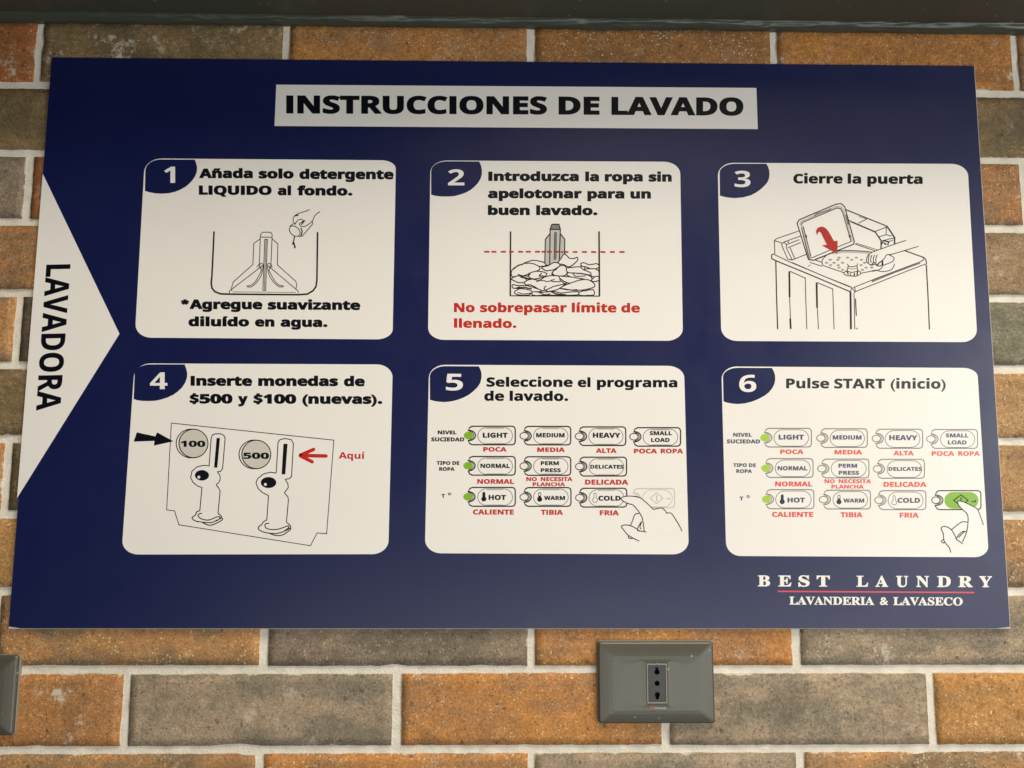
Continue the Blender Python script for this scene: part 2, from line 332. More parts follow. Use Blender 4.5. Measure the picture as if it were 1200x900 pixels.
(0,82):[[660],[140,0,90,0,90,238,90,476,90,714,159,714,229,714,298,714,395,714,467,696,514,661,560,626,583,572,583,500,583,467,577,439,565,415,552,390,536,370,516,353,495,336,473,322,450,311,520,207,590,104,660,0,604,0,548,0,492,0,435,91,379,183,322,274,295,274,268,274,241,274,241,183,241,91,241,0,191,0],[241,461,241,397,257,397,274,397,290,397,340,397,376,405,398,422,419,439,430,463,430,496,430,530,419,554,396,569,373,583,336,590,287,590,272,590,256,590,241,590,241,526]],
(0,83):[[551],[332,-10,248,-10,173,-10,105,4,46,33,46,80,46,127,46,174,80,159,115,146,152,134,188,121,224,115,260,115,297,115,324,122,340,137,355,151,363,169,363,191,363,218,350,239,323,256,296,273,264,291,224,308,207,315,189,324,170,336,151,347,132,360,115,377,97,394,82,414,71,437,60,460,54,488,54,521,54,585,76,635,119,671,162,706,221,724,296,724,333,724,369,720,403,711,436,702,471,690,508,674,492,635,475,595,459,556,426,569,397,580,371,587,345,594,318,598,291,598,262,598,240,591,225,578,210,565,202,547,202,526,202,501,213,481,236,466,259,451,292,432,337,412,374,395,405,378,431,359,456,340,476,317,490,292,504,267,511,235,511,198,511,135,488,84,443,47,397,9]],
(0,84):[[579],[264,0,214,0,214,196,214,392,214,588,149,588,85,588,20,588,20,630,20,672,20,714,200,714,379,714,559,714,559,672,559,630,559,588,494,588,430,588,365,588,365,392,365,196,365,0,315,0]],
(0,85):[[756],[442,-10,375,-10,280,-10,208,14,159,62,110,111,85,175,85,254,85,407,85,561,85,714,135,714,186,714,236,714,236,568,236,423,236,277,236,218,248,177,272,153,296,129,332,117,379,117,428,117,464,130,487,156,509,182,520,223,520,278,520,423,520,569,520,714,570,714,621,714,671,714,671,560,671,406,671,252,671,203,660,158,639,119,617,79,584,47,541,25,497,1]],
(0,86):[[650],[297,0,242,0,161,238,81,476,0,714,51,714,102,714,153,714,198,572,242,431,287,289,290,282,293,268,299,249,304,229,309,208,314,187,319,165,323,147,325,132,327,147,330,165,336,187,341,208,346,229,351,249,356,268,360,282,362,289,407,431,452,572,497,714,548,714,599,714,650,714,569,476,488,238,407,0,352,0]],
(0,87):[[967],[239,0,182,0,121,238,61,476,0,714,50,714,99,714,149,714,179,584,210,454,240,324,244,309,248,289,253,266,258,243,262,219,266,196,270,173,273,153,275,137,277,154,280,174,284,197,288,220,292,242,297,264,302,285,305,302,308,314,343,447,377,581,412,714,460,714,507,714,555,714,590,581,624,447,659,314,662,303,666,286,671,264,675,242,679,219,683,196,687,173,690,153,692,137,694,154,697,174,701,197,705,220,709,243,715,266,720,289,724,309,727,324,757,454,788,584,818,714,868,714,917,714,967,714,906,476,846,238,785,0,728,0,670,0,613,0,581,125,548,250,516,375,514,382,512,393,509,408,506,423,502,439,499,456,495,473,492,490,489,506,486,521,484,533,483,542,482,533,481,521,478,506,475,490,471,474,468,457,465,440,461,424,458,409,455,394,452,382,450,374,418,249,386,125,354,0,297,0]],
(0,89):[[624],[287,0,237,0,237,91,237,182,237,273,158,420,79,567,0,714,55,714,109,714,164,714,213,616,263,518,312,420,362,518,411,616,461,714,515,714,570,714,624,714,545,569,466,423,387,278,387,185,387,93,387,0,337,0]],
(0,97):[[604],[256,-10,211,-10,162,-10,122,4,90,33,58,61,42,104,42,163,42,221,62,264,103,292,144,319,205,334,286,337,318,338,349,339,381,340,381,348,381,356,381,364,381,393,373,414,359,427,344,440,323,447,296,447,269,447,243,443,218,436,193,428,167,418,142,407,126,441,109,474,93,508,122,523,155,535,191,544,226,553,263,557,302,557,375,557,432,541,471,510,510,478,529,429,529,364,529,243,529,121,529,0,494,0,460,0,425,0,415,25,406,49,396,74,395,74,393,74,392,74,369,45,344,23,318,10,292,-3],[246,99,267,99,299,99,326,108,348,128,370,147,381,173,381,208,381,223,381,238,381,253,362,252,342,252,323,251,275,250,242,241,223,225,204,209,195,188,195,162,195,139,202,123,215,114,228,104]],
(0,98):[[633],[441,-10,378,-10,338,-10,307,-3,284,12,261,26,242,42,227,60,224,60,220,60,217,60,209,40,200,20,192,0,154,0,116,0,78,0,78,253,78,507,78,760,128,760,177,760,227,760,227,701,227,642,227,583,227,562,226,542,225,522,224,502,222,486,221,475,223,475,225,475,227,475,242,498,261,517,286,533,311,548,343,556,382,556,443,556,493,532,531,485,569,437,588,367,588,274,588,181,569,110,530,62,491,14],[295,111,336,111,367,111,391,125,409,154,427,182,436,223,436,276,436,329,427,370,409,397,390,424,365,437,334,437,295,437,268,425,252,401,237,377,228,340,227,291,227,286,227,280,227,275,227,222,235,182,251,154,266,125]],
(0,99):[[514],[338,-10,300,-10,219,-10,156,13,112,58,67,102,45,173,45,270,45,337,56,391,79,433,102,475,133,506,174,526,214,546,260,556,313,556,350,556,383,552,411,545,438,538,462,529,483,519,468,481,454,442,439,404,416,413,394,421,374,427,353,433,333,436,313,436,236,436,197,381,197,271,197,216,207,176,228,150,248,124,276,111,313,111,344,111,372,115,396,124,420,132,443,143,466,158,466,116,466,73,466,31,443,16,420,6,395,-1,370,-7]],
(0,100):[[633],[290,-10,251,-10,190,-10,141,14,103,62,64,109,45,179,45,272,45,365,64,436,103,484,142,532,192,556,255,556,294,556,327,548,352,533,377,518,397,499,412,476,414,476,415,476,417,476,415,487,413,502,410,523,407,543,406,564,406,585,406,643,406,702,406,760,456,760,505,760,555,760,555,507,555,253,555,0,517,0,479,0,441,0,431,24,422,47,412,71,410,71,408,71,406,71,391,48,372,29,347,14,322,-2],[269,109,303,109,344,109,373,121,390,146,407,170,415,206,416,255,416,260,416,266,416,271,416,324,408,365,392,393,375,421,345,435,301,435,268,435,243,421,224,393,205,364,196,323,196,270,196,217,205,177,224,150,243,123]],
(0,101):[[591],[367,-10,325,-10,270,-10,222,0,180,21,138,41,105,72,81,113,57,154,45,206,45,269,45,333,56,386,78,429,99,471,129,503,168,524,207,545,252,556,303,556,378,556,438,535,482,492,526,449,548,387,548,308,548,284,548,260,548,236,431,236,313,236,196,236,197,194,210,161,234,137,257,113,290,101,332,101,367,101,399,105,428,112,457,119,486,129,517,144,517,106,517,67,517,29,490,16,462,6,433,-1,403,-7],[202,374,199,335,269,335,338,335,408,335,407,368,399,396,382,418,365,439,339,450,304,450,275,450,252,441,233,422,214,403]],
(0,102):[[387],[152,0,102,0,102,145,102,289,102,434,75,434,47,434,20,434,20,458,20,482,20,506,47,519,75,533,102,546,102,559,102,573,102,586,102,633,110,669,126,695,141,720,164,738,193,749,222,760,256,765,295,765,324,765,351,763,375,758,398,753,417,748,432,742,419,706,407,669,394,633,383,636,370,640,357,643,344,646,328,647,311,647,290,647,275,641,266,628,256,615,251,599,251,580,251,569,251,557,251,546,294,546,337,546,380,546,380,509,380,471,380,434,337,434,294,434,251,434,251,289,251,145,251,0,201,0]],
(0,103):[[633],[372,-240,282,-240,243,-240,207,-238,175,-233,141,-228,109,-220,78,-208,78,-168,78,-129,78,-89,145,-117,216,-131,291,-131,368,-131,406,-90,406,-7,406,-3,406,0,406,4,406,15,407,27,408,39,409,51,409,62,410,71,409,71,407,71,406,71,387,42,365,22,339,9,313,-4,284,-10,251,-10,186,-10,136,15,100,65,63,114,45,183,45,272,45,361,64,431,101,481,138,531,190,556,255,556,322,556,375,529,413,476,414,476,416,476,417,476,421,499,425,523,429,546,471,546,513,546,555,546,555,364,555,181,555,-1,555,-79,532,-138,486,-179,440,-220],[233,107,304,107,342,107,370,118,389,140,407,161,416,199,416,253,416,259,416,265,416,271,416,330,407,372,389,397,371,422,342,435,302,435,232,435,197,380,197,270,197,161]],
(0,105):[[305],[175,614,153,614,130,614,111,619,96,630,80,641,72,660,72,687,72,715,80,734,96,745,111,755,130,760,153,760,175,760,194,755,210,745,226,734,234,715,234,687,234,660,226,641,210,630,194,619],[128,0,78,0,78,182,78,364,78,546,128,546,177,546,227,546,227,364,227,182,227,0,177,0]],
(0,108):[[305],[128,0,78,0,78,253,78,507,78,760,128,760,177,760,227,760,227,507,227,253,227,0,177,0]],
(0,109):[[982],[128,0,78,0,78,182,78,364,78,546,116,546,154,546,192,546,199,523,205,499,212,476,215,476,217,476,220,476,237,504,259,524,289,537,318,550,348,556,379,556,419,556,453,550,481,537,509,524,530,503,545,476,549,476,554,476,558,476,575,504,598,524,628,537,657,550,688,556,719,556,781,556,828,540,860,509,891,477,907,426,907,356,907,237,907,119,907,0,857,0,808,0,758,0,758,106,758,213,758,319,758,398,731,437,676,437,637,437,609,423,592,395,575,367,567,327,567,274,567,183,567,91,567,0,517,0,468,0,418,0,418,106,418,213,418,319,418,398,391,437,336,437,295,437,266,421,251,391,235,360,227,315,227,257,227,171,227,86,227,0,177,0]],
(0,110):[[657],[128,0,78,0,78,182,78,364,78,546,116,546,154,546,192,546,199,523,205,499,212,476,215,476,217,476,220,476,237,504,261,524,292,537,322,550,354,556,388,556,447,556,494,540,529,509,564,477,582,426,582,356,582,237,582,119,582,0,532,0,483,0,433,0,433,106,433,213,433,319,433,358,426,388,412,408,398,427,376,437,345,437,300,437,269,421,252,391,235,360,227,315,227,257,227,171,227,86,227,0,177,0]],
(0,111):[[619],[390,-10,308,-10,257,-10,212,1,173,23,133,45,102,77,79,120,56,162,45,213,45,274,45,365,69,434,116,483,163,532,228,556,311,556,362,556,408,545,447,523,486,501,517,469,540,428,563,386,574,335,574,274,574,183,550,113,502,64,455,15],[270,110,310,110,349,110,378,124,396,152,413,179,422,220,422,274,422,328,413,368,396,396,378,423,349,436,309,436,270,436,241,423,224,396,206,368,197,328,197,274,197,220,206,179,224,152,241,124]],
(0,112):[[633],[128,-240,78,-240,78,22,78,284,78,546,118,546,159,546,199,546,206,522,213,499,220,475,222,475,225,475,227,475,242,497,261,516,286,532,311,548,343,556,382,556,443,556,493,532,531,485,569,437,588,367,588,274,588,181,568,111,529,62,490,14,439,-10,378,-10,339,-10,307,-3,284,12,261,26,242,42,227,60,224,60,222,60,219,60,224,32,227,5,227,-20,227,-93,227,-167,227,-240,177,-240],[295,111,336,111,370,111,395,125,412,154,428,182,436,223,436,276,436,383,402,437,334,437,295,437,268,425,252,401,237,377,228,340,227,291,227,286,227,280,227,275,227,222,235,182,251,154,266,125]],
(0,113):[[633],[456,-240,406,-240,406,-164,406,-87,406,-11,406,17,408,44,412,71,410,71,408,71,406,71,392,48,373,29,348,14,323,-2,291,-10,251,-10,190,-10,140,14,102,62,64,109,45,179,45,272,45,365,64,436,103,484,142,532,192,556,254,556,294,556,326,548,352,533,377,518,397,499,412,476,413,476,415,476,416,476,420,499,425,523,429,546,471,546,513,546,555,546,555,284,555,22,555,-240,505,-240],[233,107,304,107,345,107,374,119,391,144,407,168,415,204,416,253,416,259,416,265,416,271,416,324,408,365,392,393,375,421,345,435,302,435,267,435,240,421,223,393,206,364,197,323,197,270,197,161]],
(0,114):[[454],[128,0,78,0,78,182,78,364,78,546,116,546,153,546,191,546,198,515,206,485,213,454,215,454,218,454,220,454,236,482,258,506,286,526,314,546,346,556,383,556,390,556,399,556,409,555,419,554,427,553,433,552,429,505,426,459,422,412,417,413,411,415,402,416,393,417,385,417,378,417,353,417,328,413,305,404,282,395,263,380,249,360,234,340,227,313,227,278,227,185,227,93,227,0,177,0]],
(0,115):[[497],[303,-10,226,-10,188,-10,155,-8,128,-3,101,2,73,11,46,22,46,63,46,104,46,145,75,132,107,121,141,112,175,103,205,99,231,99,260,99,281,103,294,112,306,121,312,132,312,146,312,155,310,164,305,171,300,178,289,187,272,196,255,205,229,217,194,232,160,247,132,261,110,275,88,290,72,307,61,328,50,348,45,373,45,404,45,455,65,493,104,518,143,543,196,556,261,556,295,556,327,553,358,546,389,539,420,528,453,513,438,477,423,442,408,406,381,417,356,427,332,435,308,442,284,446,259,446,215,446,193,434,193,410,193,401,196,394,202,387,207,380,218,372,235,364,251,356,275,345,307,332,338,319,365,306,388,293,411,279,428,262,441,242,453,221,459,195,459,162,459,107,440,64,401,35,362,5]],
(0,116):[[434],[293,-10,265,-10,232,-10,203,-5,178,6,152,17,132,35,117,62,102,88,94,124,94,171,94,259,94,346,94,434,70,434,47,434,23,434,23,455,23,476,23,497,50,514,78,530,105,547,119,585,134,624,148,662,180,662,211,662,243,662,243,623,243,585,243,546,294,546,345,546,396,546,396,509,396,471,396,434,345,434,294,434,243,434,243,346,243,259,243,171,243,150,249,135,261,125,273,114,289,109,308,109,325,109,341,111,356,114,371,117,387,121,402,126,402,89,402,52,402,15,386,8,366,2,343,-3,319,-8]],
(0,117):[[657],[303,-10,269,-10,210,-10,163,6,128,38,93,69,75,120,75,190,75,309,75,427,75,546,125,546,174,546,224,546,224,440,224,333,224,227,224,188,231,159,245,139,259,119,281,109,312,109,357,109,388,125,405,156,422,187,430,231,430,289,430,375,430,460,430,546,480,546,529,546,579,546,579,364,579,182,579,0,541,0,503,0,465,0,458,23,452,47,445,70,442,70,440,70,437,70,420,42,396,22,366,9,335,-4]],
(0,118):[[569],[259,0,208,0,139,182,69,364,0,546,52,546,104,546,156,546,191,442,226,339,261,235,267,216,272,197,275,177,279,157,281,139,282,123,283,123,285,123,286,123,288,159,295,196,308,235,343,339,378,442,413,546,465,546,517,546,569,546,500,364,430,182,361,0,310,0]],
(0,121):[[569],[162,-240,110,-240,93,-240,79,-239,67,-238,54,-236,43,-234,34,-232,34,-193,34,-153,34,-114,41,-115,50,-117,61,-118,71,-119,82,-120,93,-120,124,-120,149,-111,168,-92,186,-72,199,-50,208,-23,211,-14,214,-5,217,4,145,185,72,365,0,546,54,546,109,546,163,546,197,444,232,341,266,239,271,224,275,209,278,194,281,178,283,161,284,144,285,144,286,144,287,144,289,161,292,178,296,194,299,209,303,224,308,239,342,341,375,444,409,546,462,546,516,546,569,546,492,341,415,135,338,-70,317,-127,287,-169,248,-198,208,-226]],
(0,122):[[488],[171,0,27,0,27,29,27,59,27,88,111,203,196,317,280,432,201,432,121,432,42,432,42,470,42,508,42,546,178,546,313,546,449,546,449,514,449,481,449,449,367,337,285,226,203,114,288,114,373,114,458,114,458,76,458,38,458,0,314,0]],
(1,65):[[650],[55,0,-13,0,-13,9,-13,18,-13,27,6,27,22,33,35,45,48,57,60,79,73,111,151,305,229,500,307,694,316,694,325,693,334,693,413,505,493,317,572,129,587,93,601,67,612,51,623,35,639,27,660,27,660,18,660,9,660,0,554,0,447,0,341,0,341,9,341,18,341,27,395,27,422,41,422,68,422,77,417,95,406,121,396,146,386,172,376,197,302,197,228,197,154,197,142,166,129,136,117,105,115,100,114,95,113,88,112,81,111,75,111,72,111,42,135,27,184,27,186,27,188,27,190,27,190,18,190,9,190,0,122,0],[200,318,169,239,233,239,296,239,360,239,328,318,295,396,263,475,232,396]],
(1,66):[[659],[134,0,24,0,24,9,24,17,24,26,58,27,81,35,93,48,105,61,111,86,111,122,111,264,111,407,111,549,111,578,108,599,103,614,98,629,89,639,76,645,63,650,46,653,23,653,23,661,23,670,23,678,125,678,226,678,328,678,503,678,590,626,590,522,590,440,536,389,427,368,558,343,623,286,623,196,623,134,600,86,553,52,506,17,439,0,354,0,244,0],[271,444,271,375,274,375,277,375,280,375,333,375,371,385,392,406,413,426,424,462,424,514,424,559,416,593,401,614,386,635,359,646,322,646,299,646,285,642,280,633,274,624,271,607,271,582,271,513],[307,36,330,36,373,36,404,48,422,73,439,98,448,137,448,191,448,246,436,286,413,309,389,332,349,344,294,344,286,344,279,344,271,344,271,262,271,179,271,97,271,74,275,59,284,50,292,41]],
(1,67):[[697],[503,-16,382,-16,315,-16,256,-1,205,30,153,60,112,102,83,156,54,209,39,271,39,340,39,409,54,470,84,523,113,576,154,617,207,648,259,678,319,693,386,693,431,693,485,680,547,655,557,650,567,648,577,648,602,648,617,663,624,693,633,693,641,693,650,693,650,615,650,537,650,459,642,459,633,459,625,459,602,521,571,570,531,606,490,642,445,660,395,660,274,660,214,552,214,337,214,136,281,35,414,35,454,35,494,45,533,67,572,88,607,118,638,158,647,149,657,141,666,132,597,33]],
(1,68):[[738],[133,0,30,0,30,9,30,17,30,26,61,27,83,33,94,44,105,55,110,77,110,111,110,260,110,408,110,557,110,596,104,622,91,635,78,647,55,653,22,653,22,661,22,670,22,678,125,678,227,678,330,678,450,678,541,649,604,590,666,531,697,448,697,339,697,113,578,0,340,0,237,0],[306,36,331,36,396,36,445,61,476,112,507,162,522,238,522,341,522,544,459,645,332,645,307,645,290,640,282,631,275,621,271,602,271,573,271,418,271,262,271,107,271,79,275,60,282,51,290,41]],
(1,69):[[658],[214,0,21,0,21,8,21,17,21,25,56,25,80,31,93,44,106,57,112,81,112,116,112,260,112,405,112,549,112,592,106,621,93,634,80,647,57,653,24,653,24,661,24,670,24,678,214,678,404,678,594,678,594,611,594,543,594,476,586,476,579,476,571,476,563,538,542,581,507,605,471,629,418,641,345,641,324,641,308,640,298,638,287,635,280,629,277,621,274,612,272,597,272,578,272,507,272,437,272,366,277,366,283,366,288,366,333,366,365,378,386,401,407,424,421,461,429,514,437,514,445,514,453,514,453,401,453,289,453,176,445,176,436,176,428,176,425,216,417,247,407,270,396,293,380,309,359,318,338,327,310,331,276,331,275,331,273,331,272,331,272,254,272,177,272,100,272,75,277,59,286,52,295,45,314,41,343,41,392,41,433,47,467,58,500,69,529,86,552,112,575,137,595,170,612,213,621,213,631,213,640,213,626,142,613,71,599,0,406,0]],
(1,73):[[388],[135,0,20,0,20,9,20,17,20,26,53,29,77,37,91,48,105,59,112,81,112,112,112,267,112,421,112,576,112,607,106,627,94,637,82,646,57,652,20,653,20,661,20,670,20,678,135,678,249,678,364,678,364,670,364,661,364,653,329,652,305,646,292,637,278,627,272,607,272,576,272,422,272,269,272,115,272,94,274,78,279,66,284,54,293,45,307,39,320,33,340,29,366,26,366,17,366,9,366,0,251,0]],
(1,76):[[635],[215,0,23,0,23,9,23,17,23,26,58,27,81,34,93,47,105,60,111,84,111,120,111,268,111,416,111,564,111,597,105,620,93,633,80,645,57,652,24,653,24,661,24,670,24,678,140,678,256,678,372,678,372,670,372,661,372,653,345,653,325,651,310,646,295,641,285,633,280,620,274,607,271,589,271,564,271,417,271,270,271,123,271,100,273,82,276,70,279,58,287,50,298,47,309,43,325,41,348,41,396,41,436,47,469,59,501,71,528,91,551,119,573,146,592,183,609,230,618,230,627,230,636,230,623,153,611,77,598,0,406,0]],
(1,78):[[735],[609,-16,600,-16,453,163,306,342,159,521,159,386,159,252,159,117,159,82,165,58,177,46,188,34,212,27,248,26,248,17,248,9,248,0,174,0,101,0,27,0,27,9,27,17,27,26,50,27,68,30,81,35,93,40,101,49,106,62,111,75,113,93,113,117,113,271,113,424,113,578,79,620,59,642,54,645,47,648,38,651,27,653,27,661,27,670,27,678,96,678,164,678,233,678,349,536,466,393,582,251,582,355,582,458,582,562,582,586,580,604,575,617,570,629,562,638,549,643,536,648,518,651,493,653,493,661,493,670,493,678,567,678,640,678,714,678,714,670,714,661,714,653,679,652,656,645,645,633,634,620,628,596,628,561,628,369,628,176,628,-16,619,-16]],
(1,79):[[782],[439,-16,388,-16,339,-16,293,-7,251,11,209,29,172,54,141,86,109,118,84,156,67,199,50,242,41,289,41,339,41,389,50,436,67,479,84,522,109,559,141,592,173,624,210,649,254,667,296,685,344,694,395,694,444,694,490,685,532,668,574,650,611,625,642,594,673,562,698,524,716,481,733,438,742,390,742,339,742,289,733,242,716,199,698,156,673,118,641,86,609,54,572,29,529,11,486,-7],[339,18,394,18,508,18,565,125,565,339,565,444,549,524,518,579,486,633,442,660,387,660,273,660,216,553,216,339,216,234,232,155,264,100,296,45]],
(1,82):[[704],[135,0,23,0,23,9,23,17,23,26,58,27,81,34,93,47,105,60,111,84,111,120,111,268,111,416,111,564,111,596,105,618,93,631,80,644,57,651,24,653,24,661,24,670,24,678,124,678,223,678,323,678,423,678,498,663,547,634,596,605,621,559,621,498,621,415,570,360,469,333,527,247,585,161,643,75,654,58,665,46,674,38,683,30,695,26,712,26,713,26,714,26,715,26,715,17,715,9,715,0,645,0,574,0,504,0,436,105,368,211,300,316,290,316,281,316,271,316,271,251,271,185,271,120,271,84,277,60,289,47,301,34,325,27,360,26,360,17,360,9,360,0,248,0],[271,423,271,348,282,348,292,348,303,348,355,348,393,360,417,385,440,409,452,447,452,500,452,595,413,642,334,642,307,642,290,638,282,629,275,620,271,602,271,574,271,499]],
(1,83):[[581],[73,-16,64,-16,64,68,64,151,64,235,74,235,83,235,93,235,109,162,133,109,166,74,199,39,241,22,293,22,331,22,361,33,383,54,404,75,415,101,415,133,415,177,388,212,335,238,304,253,273,269,242,284,184,313,141,343,115,376,88,409,74,448,74,494,74,535,83,570,100,600,117,629,141,652,172,669,202,686,236,694,275,694,295,694,317,692,342,687,366,682,392,676,420,667,425,666,430,664,434,664,438,663,442,662,446,662,463,662,474,673,477,694,486,694,496,694,505,694,505,621,505,548,505,475,497,475,488,475,480,475,471,512,456,545,437,573,418,601,395,623,370,639,344,654,317,662,289,662,255,662,228,653,208,635,188,617,178,594,178,566,178,540,187,518,204,501,221,484,247,467,281,451,313,436,345,421,377,406,418,387,449,368,473,347,495,326,512,304,521,280,530,256,535,229,535,198,535,155,525,118,505,86,484,54,455,29,418,12,381,-6,337,-15,286,-15,269,-15,253,-14,236,-12,219,-9,203,-5,187,1,170,7,157,11,147,14,136,17,129,18,126,18,115,18,108,15,103,11,98,5,94,-3,91,-16,82,-16]],
(1,84):[[630],[254,0,137,0,137,9,137,17,137,26,173,26,198,33,212,46,225,59,232,84,232,120,232,295,232,470,232,645,229,645,225,645,222,645,169,645,128,630,97,601,66,571,48,528,43,473,34,473,25,473,16,473,16,541,16,610,16,678,214,678,413,678,611,678,611,609,611,541,611,472,603,472,594,472,586,472,575,587,513,645,400,645,397,645,395,645,392,645,392,470,392,295,392,120,392,83,398,58,412,45,425,32,450,26,488,26,488,17,488,9,488,0,371,0]],
(1,85):[[733],[458,-19,369,-19,277,-19,211,1,170,43,129,83,109,146,109,231,109,342,109,453,109,564,109,596,103,618,91,631,78,644,55,651,22,653,22,661,22,670,22,678,134,678,246,678,358,678,358,670,358,661,358,653,333,651,315,648,302,643,289,638,280,630,275,618,271,606,269,588,269,564,269,445,269,327,269,208,269,149,280,105,303,77,325,47,360,33,409,33,526,33,584,101,584,237,584,346,584,454,584,563,584,596,578,618,565,631,552,643,527,650,489,653,489,661,489,670,489,678,561,678,634,678,706,678,706,670,706,661,706,653,675,649,655,641,645,628,634,615,629,593,629,563,629,465,629,368,629,270,629,167,608,93,566,48,523,3]],
(1,86):[[637],[325,-19,316,-19,233,176,149,372,66,567,55,591,45,611,34,626,23,641,4,650,-21,653,-21,661,-21,670,-21,678,91,678,202,678,314,678,314,670,314,661,314,653,283,653,261,650,248,644,234,637,227,626,227,610,227,600,231,584,240,563,288,446,337,330,385,213,429,329,474,446,518,562,525,580,528,596,528,609,528,626,522,637,509,643,495,649,474,652,445,653,445,661,445,670,445,678,516,678,587,678,658,678,658,670,658,661,658,653,637,653,621,647,608,637,595,626,582,603,569,570,493,374,418,177,342,-19,333,-19]],
(1,89):[[634],[263,0,151,0,151,9,151,17,151,26,186,27,209,34,221,47,233,60,239,84,239,120,239,169,239,217,239,266,182,369,126,473,69,576,51,609,35,631,21,639,14,643,8,646,1,648,-6,650,-13,651,-20,652,-20,661,-20,669,-20,678,89,678,199,678,308,678,308,669,308,661,308,652,302,652,297,652,291,652,273,652,259,649,248,644,237,638,232,630,232,620,232,611,236,598,244,583,286,501,328,418,370,336,412,406,454,475,496,545,511,570,519,591,519,607,519,637,494,652,444,652,442,652,441,652,439,652,439,661,439,669,439,678,511,678,582,678,654,678,654,669,654,661,654,652,637,650,622,643,609,632,596,621,583,604,570,583,513,490,456,396,399,303,399,242,399,181,399,120,399,84,405,60,417,47,429,34,453,27,488,26,488,17,488,9,488,0,376,0]],
(2,40):[[323],[167,51,167,232,167,413,214,565,311,694,293,694,276,694,258,694,139,576,64,400,64,232,64,64,139,-112,258,-230,276,-230,293,-230,311,-230,214,-101]],
(2,41):[[323],[156,413,156,232,156,51,109,-101,12,-230,30,-230,47,-230,65,-230,184,-112,259,64,259,232,259,400,184,576,65,694,47,694,30,694,12,694,109,565]],
(2,38):[[625],[528,339,495,339,480,305,450,257,422,229,390,266,358,302,326,339,414,401,451,455,451,521,451,604,383,669,287,669,181,669,112,607,112,512,112,454,149,396,189,354,94,299,28,235,28,153,28,62,107,-9,200,-9,262,-9,331,16,416,93,442,62,468,31,494,0,536,0,578,0,620,0,574,53,528,107,482,160,533,217,574,284,593,339,560,339],[319,204,356,161,309,114,260,81,210,81,166,81,129,114,126,153,126,206,169,241,245,289,282,246],[208,479,208,521,208,558,240,586,282,586,327,586,360,556,360,516,360,481,344,451,271,405,242,433]],
(0,305):[[305],[128,0,78,0,78,182,78,364,78,546,128,546,177,546,227,546,227,364,227,182,227,0,177,0]],
}
load_glyphs(GLYPH_POINTS)

# ------------------------------------------------------------ the sign
FRONT = -0.0068
c4 = [on_plane(x, y, FRONT) for x, y in ((60,66.9),(1142.4,76.8),(1184.8,737.2),(9.3,737.2))]
TL, TR, BR, BL = c4
sign = empty('sign', ((BL+BR)/2).to_tuple())
tag(sign, 'navy blue washing instructions board with six white step panels, on the brick wall', 'sign')
# foam board: bevelled slab with rounded-off edges, 5 mm thick
def slab(name, corners, y0, y1, mat, parent, bev=0.0006):
    c = sum(corners, Vector())/4
    v = []; f = []
    def rg(y, ins):
        b = len(v)
        for p in corners:
            d = (c-p); v.append(Vector((p.x+math.copysign(ins, d.x), y, p.z+math.copysign(ins, d.z))))
        return b
    r = [rg(y1, bev*0), rg(y0+bev, 0), rg(y0, bev)]
    for a, b in zip(r, r[1:]):
        for i in range(4):
            j = (i+1) % 4; f.append((a+i, a+j, b+j, b+i))
    f.append((r[2], r[2]+1, r[2]+2, r[2]+3)); f.append((r[0]+3, r[0]+2, r[0]+1, r[0]))
    return mesh_obj(name, v, [q[::-1] for q in f], mat, parent, origin=corners[3])
slab('board', c4, FRONT+0.0001, -0.0032, [M['edge']], sign)
def inset(p, q, dx, dz): return Vector((p.x+dx, FRONT, p.z+dz))
fl = Flat(); s_ = fl.slot('navy')
e = 0.0009
fl.world_loops([[inset(TL,0,.0005,-.0004), inset(TR,0,-e,-.0004), inset(BR,0,-e,.0022), inset(BR,0,-.015,.0007), inset(BL,0,.013,.0007), inset(BL,0,.0006,.0024)]], 'navy', 0)
fl.build('printed_sheet', sign)

# title
fl = Flat(); fl.poly([(323.8,99.2),(886.4,103),(888,151.3),(321.7,147.6)], 'white', 1)
banner = fl.build('title_banner', sign)
fl = Flat()
fl.text('INSTRUCCIONES', 335.4,133.0, 641,134.2, 21.2, 'black', .030)
fl.text('DE', 654.6,134.3, 702.6,134.6, 21.2, 'black', .030)
fl.text('LAVADO', 716.5,134.7, 871.2,135.6, 21.2, 'black', .030)
fl.build('lettering', banner)
# pointer
fl = Flat(); L0 = on_plane(50.3,203.5,FRONT); 
fl.poly([(50.1,203.5),(140,391.2),(20.0,583.6)], 'white', 1)
pointer = fl.build('pointer_panel', sign)
fl = Flat()
fl.text('LAVADORA', 54.3,310.2, 42.2,481.2, 28.4, 'black', .012, up=(1,-.02))
fl.build('lettering', pointer)

# logo
fl = Flat(); first = None
for ch, a, b in (('B',32,90),('E',128,190),('S',222,275),('T',308,370),('L',495,550),('A',583,643),('U',680,737),('N',775,835),('D',873,937),('R',972,1040),('Y',1070,1130)):
    if ch == 'L': first = fl.build('business_name', sign); fl = Flat()
    yy = 687.2+1.0*(a-32)/1100
    fl.text(ch, 880+a/4, yy, 880+b/4, yy+.05, 13.0, 'white', .020, 'r')
logo = fl.build('business_name', sign)
fl = Flat()
fl.text('LAVANDERIA', 925,708.5, 1024.5,709, 9.4, 'white', .018, 'r')
fl.text('&', 1031,709, 1040.8,709, 9.2, 'white', .02, 'p', caph=.67)
fl.text('LAVASECO', 1046.8,709.1, 1128.2,709.6, 9.4, 'white', .018, 'r')
fl.build('business_line', sign)
fl = Flat(); fl.stroke([(911.5,693.0),(1141.7,694.4)], 1.4, 'pink', 2); fl.build('red_rule', sign)

